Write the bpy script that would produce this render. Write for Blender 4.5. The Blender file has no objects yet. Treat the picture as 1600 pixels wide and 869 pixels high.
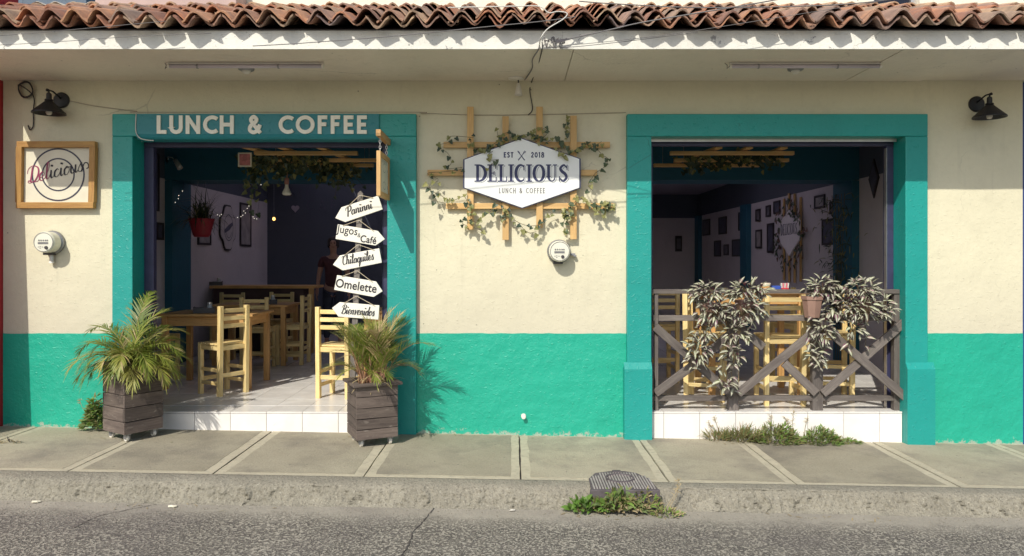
import bpy, bmesh, math, random
from mathutils import Vector, Matrix, noise
random.seed(7)
R = random.Random(11)
sc = bpy.context.scene
C = sc.collection
PI = math.pi
rad = math.radians
# ------------------------------------------------------------------ camera, sky, sun, exposure
CAM_Z, D, F = 1.48, 6.3, 1165.5          # eye height, metres from camera to facade, focal length in photo pixels
cd = bpy.data.cameras.new('camera')
cam = bpy.data.objects.new('camera', cd); C.objects.link(cam)
cam.location = (0, -D, CAM_Z); cam.rotation_euler = (PI/2, 0, 0)
cd.sensor_fit = 'HORIZONTAL'; cd.sensor_width = 36; cd.lens = 36*F/1600
cd.shift_y = -28.5/1600; cd.clip_start = .05; cd.clip_end = 2000
sc.camera = cam
SUN = Vector((.423, 1, -.94)).normalized()      # direction the light travels
sun_el = math.asin(-SUN.z)
world = bpy.data.worlds.new('World'); sc.world = world; world.use_nodes = True
wn = world.node_tree
bg = wn.nodes['Background']; bg.inputs['Strength'].default_value = .15
sky = wn.nodes.new('ShaderNodeTexSky'); sky.sky_type = 'NISHITA'; sky.sun_disc = False
sky.sun_elevation = sun_el
sky.sun_rotation = math.atan2(-SUN.x, -SUN.y)   # azimuth of the sun from +Y, clockwise
sky.air_density = 1.0; sky.dust_density = 1.6; sky.ozone_density = 1.0
wn.links.new(sky.outputs[0], bg.inputs[0])
sd = bpy.data.lights.new('sun', 'SUN'); sd.energy = 4.1; sd.angle = rad(.5); sd.color = (1, .945, .84)
so = bpy.data.objects.new('sun', sd); C.objects.link(so)
so.rotation_euler = SUN.to_track_quat('-Z', 'Y').to_euler(); so.location = (-6, -12, 12)
vs = sc.view_settings
vs.view_transform = 'Standard'; vs.look = 'None'; vs.gamma = 1; vs.use_curve_mapping = False
vs.exposure = -.05
sc.cycles.max_bounces = 8; sc.cycles.diffuse_bounces = 5
sc.cycles.use_denoising = True

# ------------------------------------------------------------------ helpers
def P(px, py, Y=0.0):
    """point on the depth plane Y seen at pixel (px, py) of the 1600 wide photograph"""
    d = D + Y
    return Vector(((px-800)*d/F, Y, CAM_Z + (406-py)*d/F))
def PX(px, Y=0.0): return (px-800)*(D+Y)/F
def PZ(py, Y=0.0): return CAM_Z + (406-py)*(D+Y)/F
SLOPE = .018
def gz(x): return -SLOPE*x               # the street falls gently to the right

class MB:
    def __init__(s): s.v = []; s.f = []; s.m = []
    def face(s, pts, m=0):
        b = len(s.v); s.v += [tuple(p) for p in pts]; s.f.append(tuple(range(b, b+len(pts)))); s.m.append(m)
    def box(s, x0, x1, y0, y1, z0, z1, m=0):
        b = len(s.v)
        s.v += [(x0,y0,z0),(x1,y0,z0),(x1,y1,z0),(x0,y1,z0),(x0,y0,z1),(x1,y0,z1),(x1,y1,z1),(x0,y1,z1)]
        for f in ((0,3,2,1),(4,5,6,7),(0,1,5,4),(1,2,6,5),(2,3,7,6),(3,0,4,7)):
            s.f.append(tuple(b+i for i in f)); s.m.append(m)
        return s
    def hexa(s, P8, m=0):
        b = len(s.v); s.v += [tuple(p) for p in P8]
        for f in ((0,3,2,1),(4,5,6,7),(0,1,5,4),(1,2,6,5),(2,3,7,6),(3,0,4,7)):
            s.f.append(tuple(b+i for i in f)); s.m.append(m)
        return s
    def tube(s, pts, r, n=6, m=0, cap=True):
        pts = [Vector(p) for p in pts]; N = len(pts)
        rr = r if isinstance(r, (list, tuple)) else [r]*N
        b = len(s.v); prev = None
        for i, p in enumerate(pts):
            t = (pts[min(i+1,N-1)] - pts[max(i-1,0)]).normalized()
            a = prev if prev is not None else (Vector((0,0,1)) if abs(t.z) < .9 else Vector((1,0,0)))
            a = (a - t*a.dot(t)).normalized(); prev = a
            c = t.cross(a)
            for k in range(n):
                an = 2*PI*k/n
                s.v.append(tuple(p + (a*math.cos(an) + c*math.sin(an))*rr[i]))
        for i in range(N-1):
            for k in range(n):
                k2 = (k+1) % n
                s.f.append((b+i*n+k, b+i*n+k2, b+(i+1)*n+k2, b+(i+1)*n+k)); s.m.append(m)
        if cap:
            s.f.append(tuple(b+k for k in range(n))[::-1]); s.m.append(m)
            s.f.append(tuple(b+(N-1)*n+k for k in range(n))); s.m.append(m)
        return s
    def lathe(s, prof, o=(0,0,0), axis=(0,0,1), n=20, m=0):
        o = Vector(o); z = Vector(axis).normalized()
        x = Vector((1,0,0)) if abs(z.x) < .9 else Vector((0,1,0))
        x = (x - z*x.dot(z)).normalized(); y = z.cross(x)
        b = len(s.v)
        for (r, h) in prof:
            for k in range(n):
                a = 2*PI*k/n
                s.v.append(tuple(o + z*h + (x*math.cos(a)+y*math.sin(a))*max(r,1e-4)))
        for i in range(len(prof)-1):
            for k in range(n):
                k2 = (k+1) % n
                s.f.append((b+i*n+k, b+i*n+k2, b+(i+1)*n+k2, b+(i+1)*n+k)); s.m.append(m)
        return s
    def prism(s, poly, dv, m=0):
        """poly: list of 3d points (planar), extruded by vector dv"""
        dv = Vector(dv); n = len(poly); b = len(s.v)
        s.v += [tuple(p) for p in poly] + [tuple(Vector(p)+dv) for p in poly]
        s.f.append(tuple(b+i for i in range(n))); s.m.append(m)
        s.f.append(tuple(b+n+i for i in range(n))[::-1]); s.m.append(m)
        for i in range(n):
            j = (i+1) % n
            s.f.append((b+i, b+n+i, b+n+j, b+j)); s.m.append(m)
        return s
    def mesh(s, name, mats, smooth=False, fix=True):
        me = bpy.data.meshes.new(name)
        me.from_pydata(s.v, [], s.f)
        mats = mats if isinstance(mats, (list, tuple)) else [mats]
        for k in mats: me.materials.append(k)
        if len(mats) > 1: me.polygons.foreach_set('material_index', s.m)
        if fix:
            bm = bmesh.new(); bm.from_mesh(me); bmesh.ops.recalc_face_normals(bm, faces=bm.faces); bm.to_mesh(me); bm.free()
        if smooth: me.shade_smooth()
        me.update()
        return me

def link(o, parent=None):
    C.objects.link(o)
    if parent is not None: o.parent = parent
    return o
def tag(o, label=None, cat=None, group=None, kind=None):
    if label: o['label'] = label
    if cat: o['category'] = cat
    if group: o['group'] = group
    if kind: o['kind'] = kind
    return o
def thing(name, label, cat, loc=(0,0,0), rz=0.0, group=None):
    o = bpy.data.objects.new(name, None); o.empty_display_size = .1
    o.location = loc; o.rotation_euler = (0,0,rz); link(o)
    return tag(o, label, cat, group)
def part(name, mb, mats, parent=None, label=None, kind=None, smooth=False, bevel=0, fix=True):
    me = mb.mesh(name, mats, smooth, fix) if isinstance(mb, MB) else mb
    o = bpy.data.objects.new(name, me); link(o, parent)
    if bevel:
        b = o.modifiers.new('bevel', 'BEVEL'); b.width = bevel; b.segments = 2; b.limit_method = 'ANGLE'
    if label: o['label'] = label
    if kind: o['kind'] = kind
    return o
_bars = {}
def bar(name, p, q, w, h, mat, parent=None, up=(0,0,1), bevel=.003, label=None, taper=None):
    """a squared length of timber from p to q, its grain along local X; w sideways, h along 'up'"""
    p, q = Vector(p), Vector(q); L = (q-p).length
    key = (round(L,3), round(w,4), round(h,4), mat.name, bevel)
    if key in _bars: me = _bars[key]
    else:
        me = MB().box(-L/2, L/2, -w/2, w/2, -h/2, h/2).mesh(name, mat); _bars[key] = me
    o = bpy.data.objects.new(name, me); link(o, parent)
    x = (q-p).normalized(); u = Vector(up); z = (u - x*u.dot(x)).normalized(); y = z.cross(x)
    Mx = Matrix((x, y, z)).transposed().to_4x4(); Mx.translation = (p+q)/2
    o.matrix_local = Mx
    if bevel:
        b = o.modifiers.new('bevel', 'BEVEL'); b.width = bevel; b.segments = 2
    if label: o['label'] = label
    return o
def dup(root, loc, rz, label=None, group=None):
    r = root.copy(); C.objects.link(r); r.location = loc; r.rotation_euler = (0,0,rz)
    if label: r['label'] = label
    if group: r['group'] = group
    for ch in list(root.children):
        c = ch.copy(); C.objects.link(c); c.parent = r
        for g in ch.children:
            d = g.copy(); C.objects.link(d); d.parent = c
    return r

# ------------------------------------------------------------------ materials
class NT:
    def __init__(s, name):
        s.mat = bpy.data.materials.new(name); s.mat.use_nodes = True
        s.t = s.mat.node_tree; s.b = s.t.nodes['Principled BSDF']
    def n(s, t, **kw):
        nd = s.t.nodes.new(t)
        for k, v in kw.items(): setattr(nd, k, v)
        return nd
    def l(s, a, b): s.t.links.new(a, b)
    def coord(s, rand=False, scale=(1,1,1)):
        tc = s.n('ShaderNodeTexCoord'); mp = s.n('ShaderNodeMapping'); mp.inputs['Scale'].default_value = scale
        s.l(tc.outputs['Object'], mp.inputs['Vector'])
        if rand:
            oi = s.n('ShaderNodeObjectInfo'); cx = s.n('ShaderNodeCombineXYZ'); ml = s.n('ShaderNodeMath', operation='MULTIPLY'); ml.inputs[1].default_value = 37.0
            s.l(oi.outputs['Random'], ml.inputs[0])
            for i in range(3): s.l(ml.outputs[0], cx.inputs[i])
            s.l(cx.outputs[0], mp.inputs['Location'])
        return mp.outputs[0]
    def noise(s, vec, scale, detail=4, rough=.55, dist=0):
        nd = s.n('ShaderNodeTexNoise'); nd.inputs['Scale'].default_value = scale; nd.inputs['Detail'].default_value = detail
        nd.inputs['Roughness'].default_value = rough; nd.inputs['Distortion'].default_value = dist
        s.l(vec, nd.inputs['Vector']); return nd.outputs['Fac']
    def voro(s, vec, scale, out='Distance', feat='F1'):
        nd = s.n('ShaderNodeTexVoronoi', feature=feat); nd.inputs['Scale'].default_value = scale; s.l(vec, nd.inputs['Vector']); return nd.outputs[out]
    def ramp(s, fac, stops):
        nd = s.n('ShaderNodeValToRGB'); e = nd.color_ramp.elements
        while len(e) < len(stops): e.new(.5)
        for i, (p, c) in enumerate(stops):
            e[i].position = p; e[i].color = (c, c, c, 1) if isinstance(c, (int, float)) else (*c, 1)
        s.l(fac, nd.inputs[0]); return nd.outputs[0]
    def mix(s, fac, a, b, mode='MIX'):
        nd = s.n('ShaderNodeMix', data_type='RGBA', blend_type=mode)
        for i, v in ((0, fac), (6, a), (7, b)):
            if isinstance(v, (int, float)): nd.inputs[i].default_value = v if i == 0 else (v, v, v, 1)
            elif isinstance(v, tuple): nd.inputs[i].default_value = (*v, 1)
            else: s.l(v, nd.inputs[i])
        return nd.outputs[2]
    def math(s, op, a, b=0.0, clamp=False):
        nd = s.n('ShaderNodeMath', operation=op, use_clamp=clamp)
        for i, v in ((0, a), (1, b)):
            if isinstance(v, (int, float)): nd.inputs[i].default_value = v
            else: s.l(v, nd.inputs[i])
        return nd.outputs[0]
    def bump(s, h, strength, dist=.01, prev=None):
        nd = s.n('ShaderNodeBump'); nd.inputs['Strength'].default_value = strength; nd.inputs['Distance'].default_value = dist
        s.l(h, nd.inputs['Height'])
        if prev is not None: s.l(prev, nd.inputs['Normal'])
        s.l(nd.outputs[0], s.b.inputs['Normal']); return nd.outputs[0]
    def col(s, c):
        if isinstance(c, tuple): s.b.inputs['Base Color'].default_value = (*c, 1)
        else: s.l(c, s.b.inputs['Base Color'])
    def rough(s, r):
        if isinstance(r, (int, float)): s.b.inputs['Roughness'].default_value = r
        else: s.l(r, s.b.inputs['Roughness'])
def mul(c, k): return tuple(min(1, x*k) for x in c)

def simple(name, c, rough=.6, var=.15, scale=9, bump=.15, bs=60, bd=.004, metal=0, rand=False, spec=.5):
    m = NT(name); v = m.coord(rand)
    f = m.noise(v, scale, 5, .6)
    m.col(m.mix(m.ramp(f, [(.3, 0), (.7, 1)]), mul(c, 1-var), mul(c, 1+var)))
    m.rough(rough); m.b.inputs['Metallic'].default_value = metal; m.b.inputs['Specular IOR Level'].default_value = spec
    if bump: m.bump(m.noise(v, bs, 4), bump, bd)
    return m.mat

def plaster(name, c, rough=.8, lump=.35, spots=True, dirt=None, chip=None, dirt_h=.35, z0=0.0, chip_t=.665, chip_s=17, pits=True):
    m = NT(name); v = m.coord()
    big = m.ramp(m.noise(v, 1.3, 5, .6), [(.3, 0), (.75, 1)])
    col = m.mix(big, mul(c, .93), mul(c, 1.04))
    fine = m.noise(v, 26, 6, .65)
    col = m.mix(m.math('MULTIPLY', m.ramp(fine, [(.45, 0), (.75, 1)]), .25), col, mul(c, .82))
    tc = m.n('ShaderNodeTexCoord'); sep = m.n('ShaderNodeSeparateXYZ'); m.l(tc.outputs['Object'], sep.inputs[0])
    cd_ = m.noise(v, 2.4, 4, .6); cv = m.n('ShaderNodeVectorMath', operation='ADD'); cs_ = m.n('ShaderNodeVectorMath', operation='SCALE'); cc = m.n('ShaderNodeCombineXYZ')
    for i in range(3): m.l(cd_, cc.inputs[i])
    m.l(cc.outputs[0], cs_.inputs[0]); cs_.inputs['Scale'].default_value = .9; m.l(v, cv.inputs[0]); m.l(cs_.outputs[0], cv.inputs[1])
    cr_ = m.ramp(m.voro(cv.outputs[0], 1.15, 'Distance', 'DISTANCE_TO_EDGE'), [(.0, 1), (.0065, 0)]); ck = m.ramp(m.noise(v, 1.1, 3), [(.56, 0), (.64, 1)])
    col = m.mix(m.math('MULTIPLY', m.math('MULTIPLY', cr_, ck), .55), col, mul(c, .4))
    bl = m.ramp(m.noise(v, 2.1, 6, .7), [(.55, 0), (.66, 1)]); col = m.mix(m.math('MULTIPLY', bl, .24), col, mul(c, .72))
    sc2 = m.ramp(m.noise(m.coord(scale=(9, 9, 3.5)), 5, 5, .75), [(.66, 0), (.70, 1)]); col = m.mix(m.math('MULTIPLY', sc2, .35), col, mul(c, 1.28))
    if dirt:
        zz = m.math('ADD', sep.outputs['Z'], m.math('MULTIPLY', m.math('SUBTRACT', m.noise(v, 7 if dirt_h > .5 else 11, 6, .75), .5), .5 if dirt_h > .5 else .32))
        zz = m.math('ADD', zz, m.math('MULTIPLY', sep.outputs['X'], SLOPE))
        d = m.n('ShaderNodeMapRange'); d.inputs[1].default_value = z0; d.inputs[2].default_value = z0+dirt_h; d.inputs[3].default_value = .75; d.inputs[4].default_value = 0
        m.l(zz, d.inputs[0]); col = m.mix(d.outputs[0], col, dirt)
    if spots:
        vd = m.voro(v, 5.5); sp = m.ramp(vd, [(.028, 1), (.042, 0)])
        col = m.mix(m.math('MULTIPLY', sp, .75), col, mul(c, .25))
        st = m.coord(scale=(6, 6, .5)); s2 = m.ramp(m.noise(st, 2.2, 4, .6), [(.6, 0), (.8, 1)])
        col = m.mix(m.math('MULTIPLY', s2, .2), col, mul(c, .5))
    if chip:
        ch = m.ramp(m.noise(v, chip_s, 6, .75), [(chip_t, 0), (chip_t+.03, 1)])
        col = m.mix(m.math('MULTIPLY', ch, .8), col, chip)
    m.col(col); m.rough(rough)
    n1 = m.bump(m.noise(v, 6, 5, .6), lump, .03)
    if pits: n1 = m.bump(m.ramp(m.noise(m.coord(scale=(1, 1, 1.5)), 34, 3, .5), [(.60, 0), (.72, 1)]), .35, .008, n1)
    m.bump(m.noise(v, 90, 4, .6), .35, .003, n1)
    return m.mat

def wood(name, c, c2, rough=.6, grain=1.0, worn=None, gs=3.0, var=.25):
    m = NT(name); v = m.coord(True, (1.2, 9, 9))
    g = m.noise(v, gs, 6, .65, .6)
    col = m.mix(m.ramp(g, [(.32, 0), (.68, 1)]), c, c2)
    v2 = m.coord(True, (2.5, 60, 60)); fine = m.noise(v2, 2.0, 5, .6)
    col = m.mix(m.math('MULTIPLY', m.ramp(fine, [(.5, 0), (.72, 1)]), .55*grain), col, mul(c2, .5))
    oi = m.n('ShaderNodeObjectInfo')
    hv = m.n('ShaderNodeHueSaturation'); m.l(col, hv.inputs['Color'])
    vr = m.n('ShaderNodeMapRange'); vr.inputs[3].default_value = 1-var; vr.inputs[4].default_value = 1+var*.6; m.l(oi.outputs['Random'], vr.inputs[0]); m.l(vr.outputs[0], hv.inputs['Value'])
    col = hv.outputs[0]
    if worn:
        w = m.ramp(m.noise(m.coord(True, (3, 8, 8)), 4, 6, .7), [(.58, 0), (.72, 1)])
        col = m.mix(m.math('MULTIPLY', w, .6), col, worn)
    m.col(col); m.rough(rough)
    m.bump(fine, .5*grain, .003)
    return m.mat

CREAM = plaster('cream_plaster', (.70, .66, .485), .85, .34, True, chip=None, dirt=(.50, .46, .37), dirt_h=1.0, z0=.55)
CREAM_UP = plaster('upper_wall_paint', (.78, .74, .62), .85, .2, True)
TEAL_BOX = plaster('shutter_box_paint', (.013, .22, .25), .42, .15, False)
SOFFIT = plaster('soffit_paint', (.77, .70, .59), .9, .25, True)
FASCIA = plaster('fascia_paint', (.78, .77, .70), .85, .35, True, chip=(.22, .22, .23), chip_t=.63, chip_s=9)
TEAL = plaster('teal_paint', (.016, .385, .265), .38, .62, False, dirt=(.42, .41, .34), dirt_h=.022, z0=-.003, chip=(.10, .50, .40), chip_t=.66, chip_s=13)
TEAL_FRAME = plaster('teal_frame_paint', (.012, .305, .268), .40, .22, False, chip=None)
TEAL_IN = plaster('dark_teal_interior_paint', (.018, .125, .19), .6, .15, False)
NAVY = plaster('navy_interior_paint', (.085, .098, .13), .7, .15, False)
INNER = plaster('interior_wall_paint', (.63, .575, .59), .85, .2, False)
INNER_CEIL = plaster('interior_ceiling_paint', (.36, .33, .40), .9, .15, False)
METAL_NAVY = simple('navy_painted_metal', (.035, .035, .085), .45, .2, 12, .05, spec=.6)
BLACK = simple('black_metal', (.012, .012, .016), .42, .2, 12, .05)
ALU = simple('bare_aluminium', (.62, .60, .58), .35, .1, 14, .05, metal=.8)
DARKSTEEL = simple('galvanised_steel', (.30, .30, .31), .5, .2, 14, .1, metal=.6)
PINE = wood('pale_pine', (.86, .70, .35), (.74, .53, .21), .5, .9, (.55, .34, .12), 3.0, .22)
PINE2 = wood('orange_pine', (.72, .43, .165), (.55, .30, .10), .5, .9, (.40, .20, .07), 3.0, .22)
SLAT = wood('trellis_pine', (.70, .46, .19), (.56, .34, .13), .6, .5, None, 3.0, .12)
FRAMEWOOD = wood('sign_frame_wood', (.50, .29, .08), (.34, .17, .045), .55, .9, None, 3.0, .12)
WEATHER = wood('weathered_wood', (.175, .138, .115), (.085, .064, .056), .85, 1.0, (.30, .26, .22), 2.6, .32)
RAILWOOD = wood('grey_railing_wood', (.19, .165, .145), (.10, .083, .076), .75, 1.0, (.30, .265, .22), 2.6, .25)
POSTWOOD = wood('grey_post_wood', (.24, .215, .19), (.15, .13, .12), .85, 1.0, None, 2.6, .1)
WHITEB = simple('white_board_paint', (.82, .80, .70), .6, .05, 9, .08)
HEXW = simple('sign_white_paint', (.80, .82, .79), .4, .03, 5, .02)
INK = simple('black_ink', (.022, .020, .026), .6, .1, 20, 0)
NAVYINK = simple('navy_sign_print', (.030, .036, .105), .5, .1, 20, 0)
GREYINK = simple('grey_sign_print', (.16, .15, .15), .5, .1, 20, 0)
LETTERC = simple('cream_letter_paint', (.88, .85, .72), .5, .05, 20, .05)
PURPLE_INK = simple('plum_script_print', (.24, .03, .085), .5, .3, 9, 0)
CARD = simple('pale_card', (.70, .66, .52), .7, .06, 9, .02)
GROUT = simple('grey_grout', (.22, .20, .18), .9, .2, 30, .2)
RED = plaster('red_neighbour_paint', (.42, .022, .028), .7, .2, True)
BLUE = plaster('blue_neighbour_paint', (.015, .045, .22), .7, .2, False)
TERRA = simple('plastic_terracotta', (.28, .17, .13), .6, .15, 9, .1)
REDPOT = simple('red_plastic_pot', (.42, .03, .045), .35, .1, 9, .05)
SOIL = simple('potting_soil', (.035, .026, .02), .95, .3, 40, .6)
CABLE_BLACK = simple('black_cable', (.03, .028, .03), .6, .1, 10, 0)
CABLE_GREY = simple('grey_cable', (.16, .15, .15), .6, .1, 10, 0)
CABLE_WHITE = simple('white_cable', (.62, .60, .55), .5, .1, 10, 0)
TUBE_MAT = simple('frosted_tube_plastic', (.55, .50, .55), .35, .05, 9, 0)
PLASTIC_DARK = simple('dark_plastic', (.05, .045, .05), .4, .1, 9, 0)
PLASTIC_PALE = simple('pale_plastic', (.72, .69, .62), .45, .05, 9, 0)
STRING = simple('natural_string', (.55, .47, .34), .9, .2, 60, .2)
METERGLASS = simple('meter_cover_plastic', (.72, .71, .60), .18, .05, 9, 0)
METERGREY = simple('meter_grey_print', (.18, .18, .18), .5, .1, 9, 0)

def tile_floor_mat():
    m = NT('white_glazed_tile'); v = m.coord(True)
    f = m.noise(v, 3.5, 6, .65, .4)
    c = m.mix(m.ramp(f, [(.35, 0), (.7, 1)]), (.74, .71, .67), (.84, .82, .78))
    d = m.ramp(m.noise(v, 30, 5, .7), [(.62, 0), (.8, 1)])
    m.col(m.mix(m.math('MULTIPLY', d, .35), c, (.35, .32, .28))); m.rough(m.ramp(f, [(.2, .14), (.8, .30)])); m.b.inputs['Specular IOR Level'].default_value = .16
    return m.mat
TILE = tile_floor_mat()
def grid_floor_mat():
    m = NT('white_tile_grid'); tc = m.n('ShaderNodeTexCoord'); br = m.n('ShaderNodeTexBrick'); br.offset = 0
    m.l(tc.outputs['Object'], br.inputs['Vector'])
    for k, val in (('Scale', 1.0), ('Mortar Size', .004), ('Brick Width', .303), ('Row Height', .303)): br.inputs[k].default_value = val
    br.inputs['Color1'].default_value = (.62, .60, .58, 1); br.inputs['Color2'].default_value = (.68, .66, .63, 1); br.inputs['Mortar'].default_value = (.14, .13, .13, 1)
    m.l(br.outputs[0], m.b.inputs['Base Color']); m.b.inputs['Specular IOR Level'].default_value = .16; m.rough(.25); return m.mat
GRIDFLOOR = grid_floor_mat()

def roof_mat():
    m = NT('terracotta_tile'); v = m.coord(True)
    oi = m.n('ShaderNodeObjectInfo')
    base = m.ramp(oi.outputs['Random'], [(0, (.26, .135, .10)), (.2, (.46, .20, .11)), (.42, (.52, .27, .15)), (.6, (.34, .21, .165)), (.8, (.50, .34, .21)), (1, (.19, .135, .13))])
    g = m.ramp(m.noise(v, 7, 6, .7), [(.40, 0), (.62, 1)])
    col = m.mix(m.math('MULTIPLY', g, .55), base, (.13, .10, .095))
    l2 = m.ramp(m.noise(v, 22, 5, .7), [(.58, 0), (.74, 1)])
    col = m.mix(m.math('MULTIPLY', l2, .45), col, (.48, .40, .31))
    m.col(col); m.rough(.85); m.bump(m.noise(v, 45, 5, .6), .5, .004); return m.mat
ROOFM = roof_mat()
ROOFDARK = simple('roof_underlay', (.05, .04, .045), .9, .2, 10, .2)

def concrete_field():
    m = NT('rough_concrete_slab'); v = m.coord()
    a = m.ramp(m.noise(v, 2.2, 6, .65), [(.3, 0), (.72, 1)])
    col = m.mix(a, (.345, .31, .225), (.425, .385, .285))
    b = m.ramp(m.noise(v, 70, 4, .7), [(.5, 0), (.7, 1)]); col = m.mix(m.math('MULTIPLY', b, .5), col, (.20, .18, .15))
    sp = m.ramp(m.noise(m.coord(scale=(7, 22, 7)), 1.3, 3, .5), [(.70, 0), (.74, 1)]); col = m.mix(m.math('MULTIPLY', sp, .55), col, (.11, .10, .085))
    st = m.ramp(m.noise(v, 1.4, 6, .68), [(.48, 0), (.68, 1)]); col = m.mix(m.math('MULTIPLY', st, .72), col, (.19, .17, .14))
    oi = m.n('ShaderNodeObjectInfo'); vr = m.n('ShaderNodeMapRange'); vr.inputs[3].default_value = .86; vr.inputs[4].default_value = 1.06; m.l(oi.outputs['Random'], vr.inputs[0])
    gr = m.n('ShaderNodeTexVoronoi'); gr.inputs['Scale'].default_value = 7.0; m.l(v, gr.inputs['Vector']); col = m.mix(m.math('MULTIPLY', m.ramp(gr.outputs['Distance'], [(.05, 1), (.075, 0)]), .55), col, (.10, .09, .08))
    col = m.mix(1.0, col, vr.outputs[0], 'MULTIPLY')
    m.col(col); m.rough(.92)
    n = m.bump(m.noise(v, 60, 5, .75), .8, .008); m.bump(m.noise(v, 9, 4), .25, .01, n); return m.mat
def concrete_smooth():
    m = NT('smooth_trowelled_concrete'); v = m.coord()
    a = m.ramp(m.noise(v, 5, 6, .65), [(.3, 0), (.72, 1)])
    col = m.mix(a, (.42, .38, .28), (.51, .465, .345))
    b = m.ramp(m.noise(v, 18, 5, .7), [(.50, 0), (.66, 1)]); col = m.mix(m.math('MULTIPLY', b, .6), col, (.30, .275, .215))
    m.col(col); m.rough(.88); m.bump(m.noise(v, 50, 5, .7), .35, .004); return m.mat
def kerb_mat():
    m = NT('pebbly_kerb_concrete'); v = m.coord()
    a = m.ramp(m.noise(v, 4, 6, .7), [(.3, 0), (.7, 1)])
    col = m.mix(a, (.24, .222, .175), (.335, .31, .245))
    vd = m.noise(v, 75, 3, .7); col = m.mix(m.math('MULTIPLY', m.ramp(vd, [(.52, 0), (.64, 1)]), .7), col, (.13, .115, .09))
    l = m.ramp(m.noise(v, 60, 3, .6), [(.60, 0), (.68, 1)]); col = m.mix(m.math('MULTIPLY', l, .5), col, (.50, .47, .38))
    m.col(col); m.rough(.95); n = m.bump(vd, .9, .012); m.bump(m.noise(v, 22, 5, .7), .6, .02, n); return m.mat
def road_mat():
    m = NT('pitted_road_concrete'); v = m.coord()
    tc = m.n('ShaderNodeTexCoord'); sep = m.n('ShaderNodeSeparateXYZ'); m.l(tc.outputs['Object'], sep.inputs[0])
    wob = m.math('ADD', sep.outputs['Y'], m.math('MULTIPLY', m.noise(v, 5, 4), .22))
    near = m.n('ShaderNodeMapRange'); near.inputs[1].default_value = -1.50; near.inputs[2].default_value = -1.72; near.inputs[3].default_value = 0; near.inputs[4].default_value = 1
    m.l(wob, near.inputs[0]); k = near.outputs[0]                 # gutter strip is worn smooth
    a = m.ramp(m.noise(v, 2.5, 6, .65), [(.3, 0), (.7, 1)])
    col = m.mix(a, (.30, .275, .225), (.375, .345, .285))
    pits = m.noise(m.coord(scale=(1, 1.0, 1)), 62, 3, .6); pm = m.ramp(pits, [(.475, 0), (.535, 1)])
    pm2 = m.math('MULTIPLY', pm, m.math('ADD', m.math('MULTIPLY', k, .85), .08))
    p3 = m.ramp(m.noise(v, 16, 4, .6), [(.35, .6), (.6, 1)])
    col = m.mix(m.math('MULTIPLY', pm2, p3), col, (.085, .075, .067))
    st = m.ramp(m.noise(v, 1.3, 6, .66), [(.50, 0), (.72, 1)]); col = m.mix(m.math('MULTIPLY', st, .6), col, (.15, .13, .12))
    fine = m.ramp(m.noise(v, 140, 3, .7), [(.5, 0), (.7, 1)]); col = m.mix(m.math('MULTIPLY', fine, .3), col, (.42, .39, .33))
    m.col(col); m.rough(.93)
    inv = m.math('SUBTRACT', 1.0, pm2); n = m.bump(inv, 1.0, .018); m.bump(m.noise(v, 120, 3), .35, .004, n); return m.mat
FIELD, TROWEL, KERBM, ROADM = concrete_field(), concrete_smooth(), kerb_mat(), road_mat()
CRACK = simple('dark_joint', (.07, .06, .055), .95, .2, 30, .2)

def leafm(name, c, c2, rough=.5, trans=.25, scale=14):
    m = NT(name); v = m.coord(True); oi = m.n('ShaderNodeObjectInfo')
    f = m.math('ADD', m.noise(v, scale, 3), m.math('MULTIPLY', m.math('SUBTRACT', oi.outputs['Random'], .5), .35))
    m.col(m.mix(m.ramp(f, [(.3, 0), (.7, 1)]), c, c2)); m.rough(rough)
    tr = m.n('ShaderNodeBsdfTranslucent'); tr.inputs[0].default_value = (*mul(c2, 1.2), 1)
    ms = m.n('ShaderNodeMixShader'); ms.inputs[0].default_value = trans
    out = [n for n in m.t.nodes if n.type == 'OUTPUT_MATERIAL'][0]
    m.l(m.b.outputs[0], ms.inputs[1]); m.l(tr.outputs[0], ms.inputs[2]); m.l(ms.outputs[0], out.inputs[0]); return m.mat
PALM_A = leafm('palm_green', (.10, .155, .022), (.27, .31, .055))
PALM_Y = leafm('palm_yellow_green', (.25, .27, .05), (.44, .40, .12))
PALM_D = leafm('palm_dry_straw', (.38, .29, .14), (.52, .42, .23))
STEM_Y = leafm('palm_stem', (.24, .21, .055), (.36, .30, .09), .5, 0)
STEM_PINK = leafm('reddish_stem', (.33, .15, .10), (.46, .27, .16), .5, 0)
TR_SILVER = leafm('tradescantia_silver', (.38, .39, .29), (.56, .58, .42), .35, .12)
TR_GREEN = leafm('tradescantia_green', (.11, .085, .085), (.17, .19, .085), .35, .12)
TR_PURPLE = leafm('tradescantia_purple', (.20, .045, .12), (.30, .09, .18), .4, .2)
IVY_D = leafm('ivy_dark_green', (.030, .055, .035), (.085, .115, .055), .45, .12)
IVY_L = leafm('ivy_pale_green', (.17, .18, .06), (.31, .30, .115), .45, .15)
IVY_STEM = leafm('ivy_stem', (.10, .075, .04), (.16, .12, .06), .7, 0)
WEED_A = leafm('weed_green', (.13, .19, .07), (.26, .32, .13))
WEED_B = leafm('weed_olive', (.17, .17, .06), (.30, .27, .12))
WEED_C = leafm('weed_fresh_green', (.11, .22, .035), (.24, .36, .08))
STRAWM = leafm('dry_grass', (.30, .23, .12), (.42, .34, .20), .8, .1)
def glow(name, c, s):
    m = NT(name); m.col((.8, .8, .8)); m.b.inputs['Emission Color'].default_value = (*c, 1); m.b.inputs['Emission Strength'].default_value = s; return m.mat
FAIRY = glow('lit_fairy_bulb', (1, .92, .75), 1.8)
AMBER = glow('lit_amber_lamp', (1, .5, .12), 4.0)

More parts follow.
